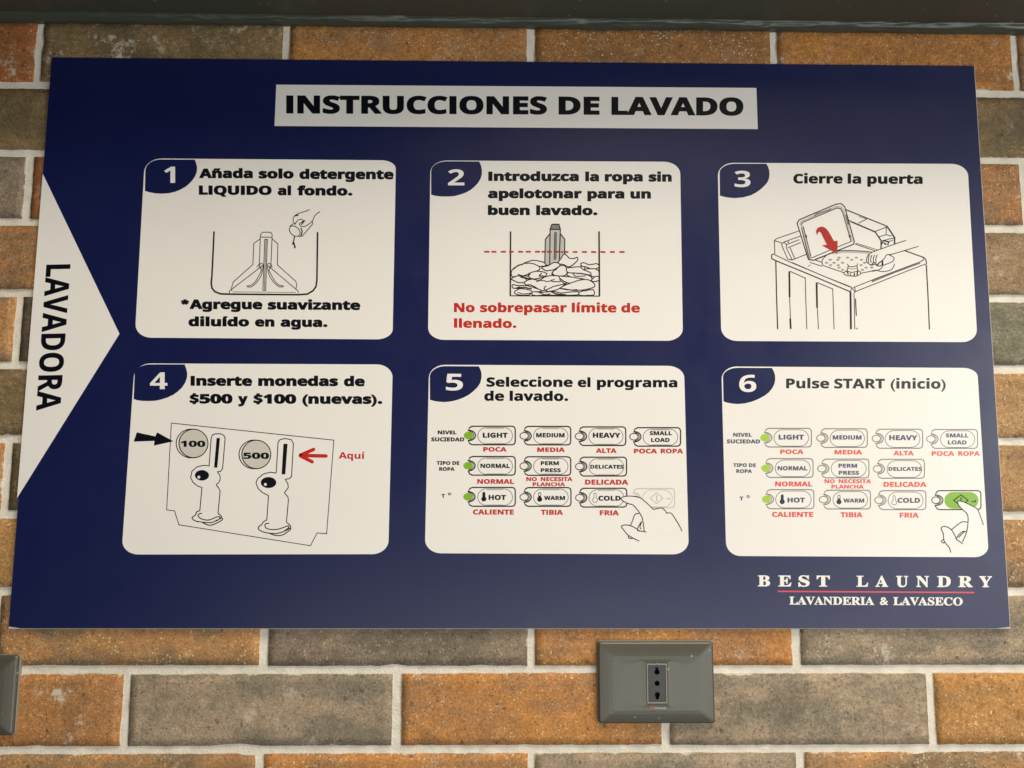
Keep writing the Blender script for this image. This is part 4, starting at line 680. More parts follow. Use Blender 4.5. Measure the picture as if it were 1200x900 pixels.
KS = [
 (p5,548.3,603.8,499.5,521.2,(548.9,510.3),'green',[('LIGHT',565.8,512.9,595,513,5.8)],None),
 (p5,613.7,668.8,499.7,521.3,(614.2,510.8),'white',[('MEDIUM',628.3,512.5,661.7,512.6,5.1)],None),
 (p5,678.3,733.3,500.3,522,(679.0,511.3),'white',[('HEAVY',694.7,513,727,513.1,5.9)],None),
 (p5,742.2,797.5,501.2,522.8,(742.8,511.8),'white',[('SMALL',761.2,510,787.5,510.1,4.8),('LOAD',763,518,784.7,518,4.8)],None),
 (p5,548.3,603.8,535,556.8,(548.4,545.8),'green',[('NORMAL',563,548.4,597.5,548.5,5)],None),
 (p5,613.7,668.8,535.3,557,(614.2,546.2),'white',[('PERM',633.7,545.1,655,545.1,4.6),('PRESS',633.7,553.3,657.2,553.4,4.6)],None),
 (p5,678.7,734.2,535.8,557.8,(679.3,546.7),'white',[('DELICATES',691.7,549.2,730.8,549.3,4.5)],None),
 (p5,548.3,603.8,571.2,593.3,(548.3,582.2),'green',[('HOT',572.5,585.8,593,585.9,5.8)],(567,576.7,587.6,'full')),
 (p5,613.7,669.1,571.4,593.3,(614.2,582.5),'white',[('WARM',637.5,585.9,662.2,586,4.8)],(632.4,577,588,'half')),
 (p5,678.7,734.5,572.2,594.2,(679.4,583.3),'white',[('COLD',701.2,586.7,727.5,586.8,5.7)],(697.4,577.6,588.8,'none')),
 (p6,895.5,950.8,502,523.8,(896.3,512.9),'greenp',[('LIGHT',912.5,515.1,942.2,515.2,5.8)],None),
 (p6,961.3,1016.3,502.5,524.3,(962,513.4),'white',[('MEDIUM',975.8,515.1,1009.7,515.2,5.1)],None),
 (p6,1025.8,1081.2,503,525.3,(1027,513.9),'white',[('HEAVY',1042,515.8,1075,515.9,5.9)],None),
 (p6,1090.5,1145.5,503.3,525.4,(1090.9,514.5),'white',[('SMALL',1108.3,512.6,1135,512.7,4.8),('LOAD',1110.8,520.8,1132.8,520.9,4.8)],None),
 (p6,897,952.8,537.5,559.5,(897.5,548.7),'greenp',[('NORMAL',911.2,551.2,946.2,551.3,5)],None),
 (p6,962.5,1018.3,538,560,(963,549.2),'white',[('PERM',982.5,548,1004.5,548.1,4.6),('PRESS',982.8,556.3,1006.7,556.4,4.6)],None),
 (p6,1028,1083.3,538.3,560.5,(1028.3,549.5),'white',[('DELICATES',1041.2,551.7,1080.3,551.8,4.5)],None),
 (p6,897.5,953.8,573.8,596.2,(898.3,585),'greenp',[('HOT',922.8,588.9,943.3,589,5.8)],(916.7,579.7,590.8,'full')),
 (p6,964.7,1020,574.5,596.4,(965,585.5),'white',[('WARM',988.3,588.9,1012.8,589,4.8)],(983.2,580,591,'half')),
 (p6,1029.2,1085,575,597.2,(1030,586.2),'white',[('COLD',1051.7,589.2,1078.3,589.3,5.8)],(1047.9,580.4,591.8,'none')),
]
for P_, x0, x1, y0, y1, led, lf, tx, th in KS:
    d = P_ is p5
    fl = key(P_, x0, x1, y0, y1, led, 'dark' if d else 'pale', lf, tx, 'ink' if d else 'inkg', 'black' if d else 'label', 1.25 if d else .95)
    if th: thermo(fl, th[0], th[1], th[2], th[3], 'black' if (d and th[3] != 'none') else ('inkg' if th[3] == 'none' else 'soft'))
    fl.build('button_symbol', P_)
fl = key(p5, 741.7, 790.5, 572.5, 595, (742.2,583.5), 'faint', 'white', [], 'inkf', 'inkf', .9, pill=(753,788))
fl.stroke(Z(640,520,[(777,345),(822,383),(777,422),(732,383)]), .8, 'inkf', 3, closed=True); fl.stroke(Z(640,520,[(777,362),(777,405)]), 1.0, 'inkf', 3); fl.stroke(Z(640,520,[(845,385),(872,388),(872,378)]), .8, 'inkf', 3)
fl.build('faint_start_symbol', p5)
fl = key(p6, 1095.5, 1149.5, 575, 597.2, (1096.7,586.2), 'dark2', 'white', [], 'ink', 'ink', 1.1, pill=(1106.7,1146.8), pillfill='green')
fl.stroke(Z(1000,520,[(757,360),(807,398),(757,438),(705,398)]), 1.0, 'ink', 3, closed=True); fl.stroke(Z(1000,520,[(757,378),(757,410)]), 1.1, 'ink', 3); fl.stroke(Z(1000,520,[(832,405),(858,408),(860,394)]), 1.0, 'ink', 3)
fl.build('green_start_symbol', p6)

SM = .032
def caps(parent, name, mat, *items):
    for grp in items:
        fl = Flat()
        for it in grp: fl.text(it[0], it[1], it[2], it[3], it[2]+.1, it[4], mat, SM)
        fl.build(name, parent)
caps(p5, 'row_label', 'black', [('N|VEL',513,508.9,535,4.4),('SUC|EDAD',505.3,517.2,544.2,4.7)], [('T|PO DE',511.7,544.7,538.3,4.3),('ROPA',514.7,551.7,532.8,4.3)], [('T',517.5,583.4,521.3,4.5)])
caps(p6, 'row_label', 'label', [('N|VEL',859.2,511.7,881.2,4.4),('SUC|EDAD',851.7,519.6,890.8,4.7)], [('T|PO DE',859.2,547.2,885.8,4.3),('ROPA',862.8,554.2,881.2,4.3)], [('T',866.7,586.3,871.2,4.5)])
caps(p5, 'red_caption', 'red', [('POCA',566.3,529.2,593.7,5.3)], [('MEDIA',629.5,529.6,662,5.3)], [('ALTA',698.3,530.8,722.5,5.5)], [('POCA',742.8,531.3,770,5.5),('ROPA',774.2,531.3,800.5,5.5)],
  [('NORMAL',559.2,567,602.5,5.6)], [('NO',616.7,563.8,629.2,4.8),('NECESITA',633.7,563.8,670.8,4.8),('PLANCHA',624.2,569.7,662.2,4.5)], [('DELICADA',685.5,568,736.2,6)],
  [('CALIENTE',554.2,603,602.2,6)], [('TIBIA',633.8,603.3,659.7,6)], [('FRIA',702.8,603.9,725.3,6)])
caps(p6, 'red_caption', 'redp', [('POCA',914.2,532,941.7,5.3)], [('MEDIA',978,532.5,1010.3,5.3)], [('ALTA',1047,533.7,1070.8,5.5)], [('POCA',1091.7,534.2,1118.3,5.5),('ROPA',1122.8,534.2,1148.3,5.5)],
  [('NORMAL',908.3,570,952,5.8)], [('NO',966.2,566.3,978.3,4.8),('NECESITA',982.8,566.3,1020.8,4.8),('PLANCHA',974.2,572.5,1012.2,4.5)], [('DELICADA',1035.3,570.6,1085.8,6)],
  [('CALIENTE',904.7,605.8,953,6)], [('TIBIA',985,606.2,1010.8,6)], [('FRIA',1054.2,606.7,1076.7,6)])

for P_, x, y, m in ((p5,526.8,578.9,'black'),(p6,876.8,581.8,'label')):
    fl = Flat(); fl.stroke([(x+1.5*math.cos(a), y+1.1*math.sin(a)) for a in (2*math.pi*i/14 for i in range(14))], .75, m, 3, closed=True); fl.build('degree_mark', P_)

# hands
fl = Flat(); A = lambda *p: Z(640, 520, p); H = .85
fl.poly(A((528,385),(545,373),(600,368),(650,375),(700,410),(755,463),(810,452),(850,487),(880,490),(955,615),(700,660),(690,615),(675,525),(650,478),(610,430),(570,418),(540,400)), 'white', 7)
for p in (((655,378),(600,368),(548,372),(528,385),(540,402),(575,420),(610,430),(640,462),(662,495),(678,530),(690,615)), ((595,368),(650,375),(700,410),(755,463)), ((755,463),(785,455),(812,452),(835,468),(850,492)), ((850,487),(880,490),(912,535),(935,572),(955,615)),
          ((652,490),(625,497),(610,535),(595,573)), ((672,545),(650,580),(642,605),(655,613)), ((672,548),(660,585),(668,600)), ((650,613),(690,617),(705,621)), ((655,612),(620,588),(580,573),(545,572),(530,582),(545,605),(580,645),(655,685)), ((578,648),(585,665),(612,664))):
    fl.stroke(A(*p), H, K, 8, smooth=True)
fl.build('hand_drawing', p5)
fl = Flat(); A = lambda *p: Z(1000, 520, p)
fl.poly(A((735,408),(745,402),(780,410),(850,445),(880,465),(895,510),(915,573),(800,600),(805,530),(800,490),(765,460),(738,430)), 'white', 7)
for p in (((880,463),(850,445),(800,420),(760,405),(740,403),(735,415),(745,438),(765,460),(798,488)), ((795,485),(807,515),(805,570),(795,625),(768,690)), ((875,463),(892,505),(915,573)), ((803,552),(770,548),(735,568),(690,605)),
          ((795,620),(770,617),(738,645),(722,672)), ((782,618),(738,660)), ((722,670),(745,685),(770,705)), ((685,765),(675,730),(640,685),(632,630),(618,600),(628,583),(660,585),(690,605),(712,640),(725,672)), ((637,672),(620,685),(635,698),(642,690))):
    fl.stroke(A(*p), H, K, 8, smooth=True)
fl.build('hand_drawing', p6)

# ------------------------------------------------------------ wall of brick slips
H_, L_ = 0.0764, 0.268
def brick_mat():
    m, nt, b = new_mat('brick_slip')
    oi = N(nt, 'ShaderNodeObjectInfo'); geo = N(nt, 'ShaderNodeNewGeometry'); lk = nt.links.new
    t2 = N(nt, 'ShaderNodeAttribute', attribute_type='OBJECT', attribute_name='second_tone')
    pk = N(nt, 'ShaderNodeAttribute', attribute_type='OBJECT', attribute_name='grain')
    ef = N(nt, 'ShaderNodeAttribute', attribute_type='OBJECT', attribute_name='lime')
    tc = N(nt, 'ShaderNodeTexCoord')
    off = N(nt, 'ShaderNodeVectorMath', operation='SCALE'); off.inputs[0].default_value = (37., 11., 23.); lk(oi.outputs['Random'], off.inputs['Scale'])
    pos = N(nt, 'ShaderNodeVectorMath', operation='ADD'); lk(geo.outputs['Position'], pos.inputs[0]); lk(off.outputs[0], pos.inputs[1])
    sc3 = N(nt, 'ShaderNodeMapping'); sc3.inputs['Scale'].default_value = (1, 1, 2.2); lk(pos.outputs[0], sc3.inputs[0])
    def noise_(scale, det, src=None, rough=.6):
        n = N(nt, 'ShaderNodeTexNoise'); n.inputs['Scale'].default_value = scale; n.inputs['Detail'].default_value = det; n.inputs['Roughness'].default_value = rough
        lk(src or pos.outputs[0], n.inputs['Vector']); return n.outputs['Fac']
    def ramp(src, a, b_, va=0., vb=1.):
        r = N(nt, 'ShaderNodeMapRange'); r.inputs[1].default_value = a; r.inputs[2].default_value = b_; r.inputs[3].default_value = va; r.inputs[4].default_value = vb
        lk(src, r.inputs[0]); return r.outputs[0]
    def mixc(f, a, b_, typ='MIX'):
        x = N(nt, 'ShaderNodeMix', data_type='RGBA', blend_type=typ)
        if isinstance(f, float): x.inputs[0].default_value = f
        else: lk(f, x.inputs[0])
        for s, v in ((6, a), (7, b_)):
            if isinstance(v, tuple): x.inputs[s].default_value = v
            else: lk(v, x.inputs[s])
        return x.outputs[2]
    def mul(a, b_):
        x = N(nt, 'ShaderNodeMath', operation='MULTIPLY')
        for i, v in enumerate((a, b_)):
            if isinstance(v, float): x.inputs[i].default_value = v
            else: lk(v, x.inputs[i])
        return x.outputs[0]
    big = noise_(16, 5, sc3.outputs[0]); c = mixc(ramp(big, .42, .60), oi.outputs['Color'], t2.outputs['Color'])
    mid = noise_(95, 6, None, .75); c = mixc(1.0, c, mixc(ramp(mid, .25, .75), (.72,.70,.66,1), (1.26,1.28,1.34,1)), 'MULTIPLY')
    fine = noise_(400, 4, None, .85); c = mixc(1.0, c, mixc(ramp(fine, .32, .68), (.55,.52,.48,1), (1.46,1.49,1.53,1)), 'MULTIPLY')
    # bright mineral grains, crystal glints painted in as pale yellow
    vo = N(nt, 'ShaderNodeTexVoronoi'); vo.inputs['Scale'].default_value = 430; vo.inputs['Randomness'].default_value = 1; lk(geo.outputs['Position'], vo.inputs['Vector'])
    sep = N(nt, 'ShaderNodeSeparateColor'); lk(vo.outputs['Color'], sep.inputs[0])
    g1 = mul(ramp(sep.outputs[0], .80, .83), ramp(vo.outputs['Distance'], .42, .20)); g1 = mul(mul(g1, ramp(mid, .42, .62)), pk.outputs['Fac'])
    c = mixc(g1, c, (.80,.66,.36,1))
    # dark pits
    g2 = mul(ramp(sep.outputs[1], .965, .98), ramp(vo.outputs['Distance'], .45, .25)); c = mixc(mul(g2, .75), c, (.05,.035,.02,1))
    v3 = N(nt, 'ShaderNodeTexVoronoi'); v3.inputs['Scale'].default_value = 120; lk(geo.outputs['Position'], v3.inputs['Vector'])
    s3 = N(nt, 'ShaderNodeSeparateColor'); lk(v3.outputs['Color'], s3.inputs[0])
    g3 = mul(ramp(s3.outputs[0], .93, .95), ramp(v3.outputs['Distance'], .34, .16)); c = mixc(mul(g3, .5), c, (.07,.04,.02,1))
    # paler crumbs in drifts, dark firing bands
    v4 = N(nt, 'ShaderNodeTexVoronoi'); v4.inputs['Scale'].default_value = 310; lk(pos.outputs[0], v4.inputs['Vector'])
    s4 = N(nt, 'ShaderNodeSeparateColor'); lk(v4.outputs['Color'], s4.inputs[0]); drift = noise_(26, 5, None, .65)
    g4 = mul(mul(ramp(s4.outputs[0], .66, .72), ramp(v4.outputs['Distance'], .42, .15)), mul(ramp(drift, .45, .58), pk.outputs['Fac'])); c = mixc(mul(g4, .8), c, (.80,.66,.40,1))
    band = noise_(7, 3); c = mixc(mul(ramp(band, .56, .68), .45), c, (.10,.075,.05,1))
    # lime blooms
    bl = noise_(38, 8, None, .8); bl2 = noise_(9, 2)
    e1 = mul(mul(ramp(bl, .55, .62), ramp(bl2, .50, .60)), ef.outputs['Fac']); c = mixc(mul(e1, .85), c, (.68,.60,.47,1))
    # mortar smeared over the arrises
    sg = N(nt, 'ShaderNodeSeparateXYZ'); lk(tc.outputs['Generated'], sg.inputs[0])
    def fold(o, k):
        a_ = N(nt, 'ShaderNodeMath', operation='SUBTRACT'); a_.inputs[0].default_value = 1; lk(o, a_.inputs[1])
        m_ = N(nt, 'ShaderNodeMath', operation='MINIMUM'); lk(o, m_.inputs[0]); lk(a_.outputs[0], m_.inputs[1]); return mul(m_.outputs[0], k)
    dm = N(nt, 'ShaderNodeMath', operation='MINIMUM'); lk(fold(sg.outputs[0], .26), dm.inputs[0]); lk(fold(sg.outputs[2], .069), dm.inputs[1])
    sm = noise_(55, 6, None, .7); sh = ramp(sm, .50, .80, 0., .0040)
    df = N(nt, 'ShaderNodeMath', operation='SUBTRACT'); lk(sh, df.inputs[0]); lk(dm.outputs[0], df.inputs[1])
    c = mixc(mul(ramp(df.outputs[0], 0., .0007), .85), c, (.60,.56,.47,1))
    lk(c, b.inputs['Base Color'])
    b.inputs['Roughness'].default_value = .72; b.inputs['Specular IOR Level'].default_value = .35
    h = N(nt, 'ShaderNodeMath', operation='ADD'); lk(mul(fine, .35), h.inputs[0]); lk(mul(mid, .9), h.inputs[1])
    h2 = N(nt, 'ShaderNodeMath', operation='SUBTRACT'); lk(h.outputs[0], h2.inputs[0]); lk(mul(g3, .6), h2.inputs[1])
    bp = N(nt, 'ShaderNodeBump'); bp.inputs['Strength'].default_value = .75; bp.inputs['Distance'].default_value = .0012
    lk(h2.outputs[0], bp.inputs['Height']); lk(bp.outputs[0], b.inputs['Normal'])
    return m
MB = brick_mat()
def mortar_mat():
    m, nt, b = new_mat('mortar'); geo = N(nt, 'ShaderNodeNewGeometry'); lk = nt.links.new
    n = N(nt, 'ShaderNodeTexNoise'); n.inputs['Scale'].default_value = 60; n.inputs['Detail'].default_value = 8; lk(geo.outputs['Position'], n.inputs['Vector'])
    r = N(nt, 'ShaderNodeValToRGB'); r.color_ramp.elements[0].position = .3; r.color_ramp.elements[1].position = .7
    r.color_ramp.elements[0].color = (.63,.585,.485,1); r.color_ramp.elements[1].color = (.80,.755,.65,1); lk(n.outputs['Fac'], r.inputs[0]); lk(r.outputs[0], b.inputs['Base Color'])
    n2 = N(nt, 'ShaderNodeTexNoise'); n2.inputs['Scale'].default_value = 420; n2.inputs['Detail'].default_value = 5; lk(geo.outputs['Position'], n2.inputs['Vector'])
    bp = N(nt, 'ShaderNodeBump'); bp.inputs['Strength'].default_value = .8; bp.inputs['Distance'].default_value = .001; lk(n2.outputs['Fac'], bp.inputs['Height']); lk(bp.outputs[0], b.inputs['Normal'])
    b.inputs['Roughness'].default_value = .85
    return m
MM = mortar_mat()
wall = empty('brick_wall', (0.536, 0, -0.16))
tag(wall, 'wall of long orange and grey-brown brick slips with pale joints, behind the blue sign', 'wall')
X0W, X1W, Z0W, Z1W = -0.42, 1.50, -0.16, 0.772
# mortar bed: a gently uneven sheet with a back
nx, nz = 240, 116; v = []; f = []
for j in range(nz+1):
    for i in range(nx+1):
        x = X0W+(X1W-X0W)*i/nx; z = Z0W+(Z1W-Z0W)*j/nz
        v.append((x, -0.0004-0.0012*noise.noise(Vector((x*60, z*60, 1)))-0.0006*noise.noise(Vector((x*150, z*150, 5))), z))
for j in range(nz):
    for i in range(nx):
        a = j*(nx+1)+i; f.append((a, a+1, a+nx+2, a+nx+1))
k = len(v); v += [(X0W,.02,Z0W),(X1W,.02,Z0W),(X1W,.02,Z1W),(X0W,.02,Z1W)]
cn = (0, nx, (nz+1)*(nx+1)-1, nz*(nx+1))
f += [(k+3,k+2,k+1,k), (cn[0],k,k+1,cn[1]), (cn[1],k+1,k+2,cn[2]), (cn[2],k+2,k+3,cn[3]), (cn[3],k+3,k,cn[0])]
mesh_obj('mortar', v, f, [MM], wall, origin=(0.536,0,-0.16), smooth=True)

OR = ((.48,.215,.06), (.36,.185,.075)); OG = ((.43,.225,.085), (.24,.16,.085)); OB = ((.38,.185,.07), (.25,.145,.07)); GR = ((.27,.205,.14), (.165,.135,.095)); GB = ((.35,.265,.175), (.215,.18,.125))
BRN = ((.25,.165,.075), (.17,.125,.06)); TAN = ((.42,.25,.11), (.35,.20,.085)); GG = ((.24,.22,.15), (.17,.16,.105)); DK = ((.15,.115,.07), (.10,.085,.055)); RED = ((.38,.135,.04), (.26,.12,.045))
def joints(r):
    off = 0 if r % 2 else .5          # odd courses have a joint at x = 0
    return [(n+off)*L_ for n in range(-2, 6)]
TONE = {}
def setrow(r, lst):
    for n, t in lst: TONE[(r, n)] = t
# index n: brick whose left joint is (n+off)*L_
setrow(-1, [(-1,(TAN,.7,.8)),(0,(OG,.6,.6)),(1,(OR,1,.4)),(2,(GB,.3,.3)),(3,(OG,1,.6)),(4,(OR,1,.2))])
setrow(0, [(-2,(OR,.5,.3)),(-1,(((.42,.19,.06),(.37,.18,.065)),.7,1)),(0,(GB,.25,.5)),(1,(OR,1,.15)),(2,(GB,.3,.2)),(3,(((.45,.22,.065),(.40,.21,.07)),1,.3)),(4,(OG,1,.3))])
setrow(1, [(-1,(DK,.4,.4)),(0,(OG,1,.8)),(1,(GR,.5,.1)),(2,(OR,1,.3)),(3,(GB,.6,.9)),(4,(OG,1,.3))])
setrow(2, [(-1,(((.42,.23,.08),(.36,.2,.075)),1,.5)),(3,(OG,1,.3))])
setrow(3, [(-1,(OB,.5,.6)),(0,(BRN,.3,.3)),(3,(TAN,.6,.3)),(4,(TAN,.6,.3))])
setrow(4, [(-1,(BRN,.3,.2)),(3,(TAN,.8,.3))])
setrow(5, [(-1,(OG,.4,1)),(0,(DK,.3,.5)),(3,(GG,.4,.7)),(4,(GG,.4,.3))])
setrow(6, [(-1,(OB,.6,.3)),(3,(((.30,.2,.11),(.24,.165,.09)),.4,.5))])
setrow(7, [(-1,(GR,.3,.3)),(0,(RED,.5,.3)),(3,(OB,1,.9)),(4,(OB,1,.5))])
setrow(8, [(-1,(BRN,.2,.2)),(3,(BRN,.3,.4))])
setrow(9, [(-1,(RED,1,.9)),(0,(BRN,.3,1)),(1,(OR,.9,.3)),(2,(((.34,.16,.05),(.26,.13,.05)),1,.3)),(3,(((.44,.19,.045),(.34,.15,.045)),.7,1)),(4,(OB,.6,.4))])
rnd = random.Random(11)
def brick(x0, x1, z0, z1, tone, grain, lime, seed):
    nx = max(8, int((x1-x0)/.0042)); nz = 16
    v = []; f = []; dx = rnd.uniform(-.0003, .0003); tilt = rnd.uniform(-.006, .006); ty = rnd.uniform(-.0003, .0003)
    cx, cz = (x0+x1)/2, (z0+z1)/2
    S = Vector((seed*7.3, seed*3.1, seed*1.7))
    def edge(t, ax):      # ragged outline, millimetres
        q = Vector((t*55, ax*20, 0))+S
        a = .0003*noise.noise(q)+.0002*noise.noise(q*3.1)+.0004*noise.noise(q*7)
        bite = noise.noise(Vector((t*28, ax*9, 5))+S*1.3)
        return a-(.0016*max(0, bite-.42)/.3)
    for j in range(nz+1):
        w = j/nz
        for i in range(nx+1):
            u = i/nx; x = x0+(x1-x0)*u; z = z0+(z1-z0)*w
            l, r_, b, t_ = edge(z, 1), edge(z, 2), edge(x, 3), edge(x, 4)
            X = x0-l+(x1+r_-x0+l)*u; Zz = z0-b+(z1+t_-z0+b)*w
            d = min(i, nx-i, j, nz-j)
            y = -.0023+ty*.6+tilt*(x-cx)*.15+.0003*noise.noise(Vector((x*30, z*45, 2))+S)+.0004*noise.noise(Vector((x*160, z*160, 2))+S)
            if d == 0: y = .0012
            elif d == 1:
                y += .0003+.0005*max(0, noise.noise(Vector((x*90, z*90, 8))+S))
                k_ = .20
                X = X+(x0-X)*(1-k_) if False else X
            v.append(Vector((X, y, Zz)))
    # pull the first inner ring close to the outline, for a crisp arris
    idx = lambda i, j: j*(nx+1)+i
    for i in range(1, nx):
        for a, b_, c_ in ((0, 1, 2), (nz, nz-1, nz-2)):
            p = v[idx(i, a)]; q = v[idx(i, b_)]; q.x = p.x; q.z = p.z+(.0002 if a == 0 else -.0002)
    for j in range(1, nz):
        for a, b_ in ((0, 1), (nx, nx-1)):
            p = v[idx(a, j)]; q = v[idx(b_, j)]; q.x = p.x+(.0002 if a == 0 else -.0002)
            if j in (1, nz-1): q.z = v[idx(a, 0 if j == 1 else nz)].z+(.0002 if j == 1 else -.0002)
    for j in range(nz):
        for i in range(nx):
            f.append((idx(i, j), idx(i+1, j), idx(i+1, j+1), idx(i, j+1)))
    o = mesh_obj('brick', v, f, [MB], wall, origin=(cx, 0, cz), smooth=True)
    o.color = (*tone[0], 1); o['second_tone'] = list(tone[1]); o['grain'] = float(grain); o['lime'] = float(lime)
    return o
mj = .0082
for r in range(-2, 10):
    js = joints(r)
    for n, (a, b) in enumerate(zip(js, js[1:])):
        n_ = n-2
        a0, b0 = max(a, X0W+.004), min(b, X1W-.004)
        if b0-a0 < .03: continue
        t = TONE.get((r, n_)) or rnd.choice([(OR,1,.3),(GB,.4,.3),(OG,.8,.5),(BRN,.4,.4)])
        zt = (r+1)*H_-mj/2
        brick(a0+mj/2+rnd.uniform(-.0006,.0006), b0-mj/2+rnd.uniform(-.0006,.0006), r*H_+mj/2+rnd.uniform(-.0004,.0004), zt+rnd.uniform(-.0004,.0004), t[0], t[1], t[2], r*13+n_+40)

# ------------------------------------------------------------ soffit above the bricks
def paint(name, rgb, rough, metal=0., bump=.0, bs=300, flecks=0.):
    m, nt, b = new_mat(name); geo = N(nt, 'ShaderNodeNewGeometry'); lk = nt.links.new
    n = N(nt, 'ShaderNodeTexNoise'); n.inputs['Scale'].default_value = 14; n.inputs['Detail'].default_value = 6; lk(geo.outputs['Position'], n.inputs['Vector'])
    r = N(nt, 'ShaderNodeMapRange'); r.inputs[3].default_value = .88; r.inputs[4].default_value = 1.12; lk(n.outputs['Fac'], r.inputs[0])
    s = N(nt, 'ShaderNodeVectorMath', operation='SCALE'); s.inputs[0].default_value = rgb; lk(r.outputs[0], s.inputs['Scale']); lk(s.outputs[0], b.inputs['Base Color'])
    r2 = N(nt, 'ShaderNodeMapRange'); r2.inputs[3].default_value = rough-.06; r2.inputs[4].default_value = rough+.08; lk(n.outputs['Fac'], r2.inputs[0]); lk(r2.outputs[0], b.inputs['Roughness'])
    b.inputs['Metallic'].default_value = metal
    if flecks:
        vo = N(nt, 'ShaderNodeTexVoronoi'); vo.inputs['Scale'].default_value = 210; lk(geo.outputs['Position'], vo.inputs['Vector'])
        sp = N(nt, 'ShaderNodeSeparateColor'); lk(vo.outputs['Color'], sp.inputs[0])
        a1 = N(nt, 'ShaderNodeMapRange'); a1.inputs[1].default_value = .955; a1.inputs[2].default_value = .965; lk(sp.outputs[0], a1.inputs[0])
        a2 = N(nt, 'ShaderNodeMapRange'); a2.inputs[1].default_value = .28; a2.inputs[2].default_value = .10; lk(vo.outputs['Distance'], a2.inputs[0])
        a3 = N(nt, 'ShaderNodeMath', operation='MULTIPLY'); lk(a1.outputs[0], a3.inputs[0]); lk(a2.outputs[0], a3.inputs[1])
        a4 = N(nt, 'ShaderNodeMath', operation='MULTIPLY'); lk(a3.outputs[0], a4.inputs[0]); a4.inputs[1].default_value = flecks
        mm = N(nt, 'ShaderNodeMix', data_type='RGBA'); lk(a4.outputs[0], mm.inputs[0]); lk(s.outputs[0], mm.inputs[6]); mm.inputs[7].default_value = (.5,.48,.42,1); lk(mm.outputs[2], b.inputs['Base Color'])
    if bump:
        n2 = N(nt, 'ShaderNodeTexNoise'); n2.inputs['Scale'].default_value = bs; n2.inputs['Detail'].default_value = 3; lk(geo.outputs['Position'], n2.inputs['Vector'])
        bp = N(nt, 'ShaderNodeBump'); bp.inputs['Strength'].default_value = .4; bp.inputs['Distance'].default_value = bump; lk(n2.outputs['Fac'], bp.inputs['Height']); lk(bp.outputs[0], b.inputs['Normal'])
    return m
MS = paint('soffit_paint', (.066,.071,.056), .5, 0, .0004, 120, .5)
MSE = paint('black_sealant', (.058,.068,.052), .34, 0, .0003, 200)
ZS = .7665
zl, zr = on_plane(0, 27.5, -.003).z, on_plane(1200, 41.5, -.003).z
def zs(x): return zl+(zr-zl)*x/1.03
soff = empty('soffit', (0.536, -0.11, ZS))
tag(soff, 'dark grey-green painted soffit running along the top of the brick wall', 'soffit')
v = []; f = []; n = 60
prof = [(.02,0.0),(-.150,0.0),(-.1528,.0008),(-.155,.003),(-.155,.12),(.02,.12)]
for i in range(n+1):
    x = X0W-.1+(X1W-X0W+.2)*i/n
    for y, z in prof: v.append((x, y, zs(x)+.0085+z+.0006*noise.noise(Vector((x*5, y*5, 0)))))
p = len(prof)
for i in range(n):
    for j in range(p):
        a, b = i*p+j, i*p+(j+1) % p; f.append((a, b, b+p, a+p))
f += [tuple(range(p))[::-1], tuple(n*p+j for j in range(p))]
mesh_obj('soffit_panel', v, [q[::-1] for q in f], [MS], soff, origin=(0.536,-.11,ZS))
# bead of sealant in the corner, wrinkled
v = []; f = []; n = 420; k = 9
for i in range(n+1):
    x = X0W+(X1W-X0W)*i/n
    wv = noise.noise(Vector((x*9, 0, 3))); wv2 = noise.noise(Vector((x*38, 0, 7))); amp = .35+.65*min(1, max(0, x/1.0))
    R0 = .0082+.0014*wv*amp+.0008*wv2*amp
    for j in range(k+1):
        t = j/k*math.pi/2
        rr = R0*(1+.22*amp*noise.noise(Vector((x*22+j*.5, j*.55, 1)))+.10*noise.noise(Vector((x*90, j*.8, 4))))
        v.append((x, -.0022-rr*1.25*math.cos(t)+.0022*(j == k), zs(x)+.0092-rr*.95*math.sin(t)+.0005*wv2))
for i in range(n):
    for j in range(k):
        a = i*(k+1)+j; f.append((a, a+1, a+k+2, a+k+1))
mesh_obj('sealant_bead', v, f, [MSE], soff, origin=(0.536,-.004,ZS), smooth=True)

# ------------------------------------------------------------ outlet plates
MP = paint('plate_grey', (.088,.085,.066), .36, .2, .00012, 500, .7)
MR = paint('plate_rim', (.25,.24,.20), .45)
MD = paint('module_black', (.022,.023,.024), .42)
MH = paint('hole_black', (.006,.006,.006), .8)
def rrect(w, h, r, n=6):
    pts = []
    for cx, cz, a0 in ((w/2-r, h/2-r, 0), (-w/2+r, h/2-r, 90), (-w/2+r, -h/2+r, 180), (w/2-r, -h/2+r, 270)):
        for i in range(n+1):
            a = math.radians(a0+90*i/n); pts.append((cx+r*math.cos(a), cz+r*math.sin(a)))
    return pts
def loft(rings, o, name, mat, parent, cap=True, smooth=False, inner=None):
    v = []; f = []; n = len(rings[0][0])
    for pts, y in rings: v += [Vector((o.x+p[0], o.y+y, o.z+p[1])) for p in pts]
    for k in range(len(rings)-1):
        for i in range(n):
            j = (i+1) % n; f.append((k*n+i, k*n+j, (k+1)*n+j, (k+1)*n+i))
    if cap: f.append(tuple((len(rings)-1)*n+i for i in range(n)))
    ob = mesh_obj(name, v, f, [mat], parent, origin=o, smooth=smooth)
    return ob
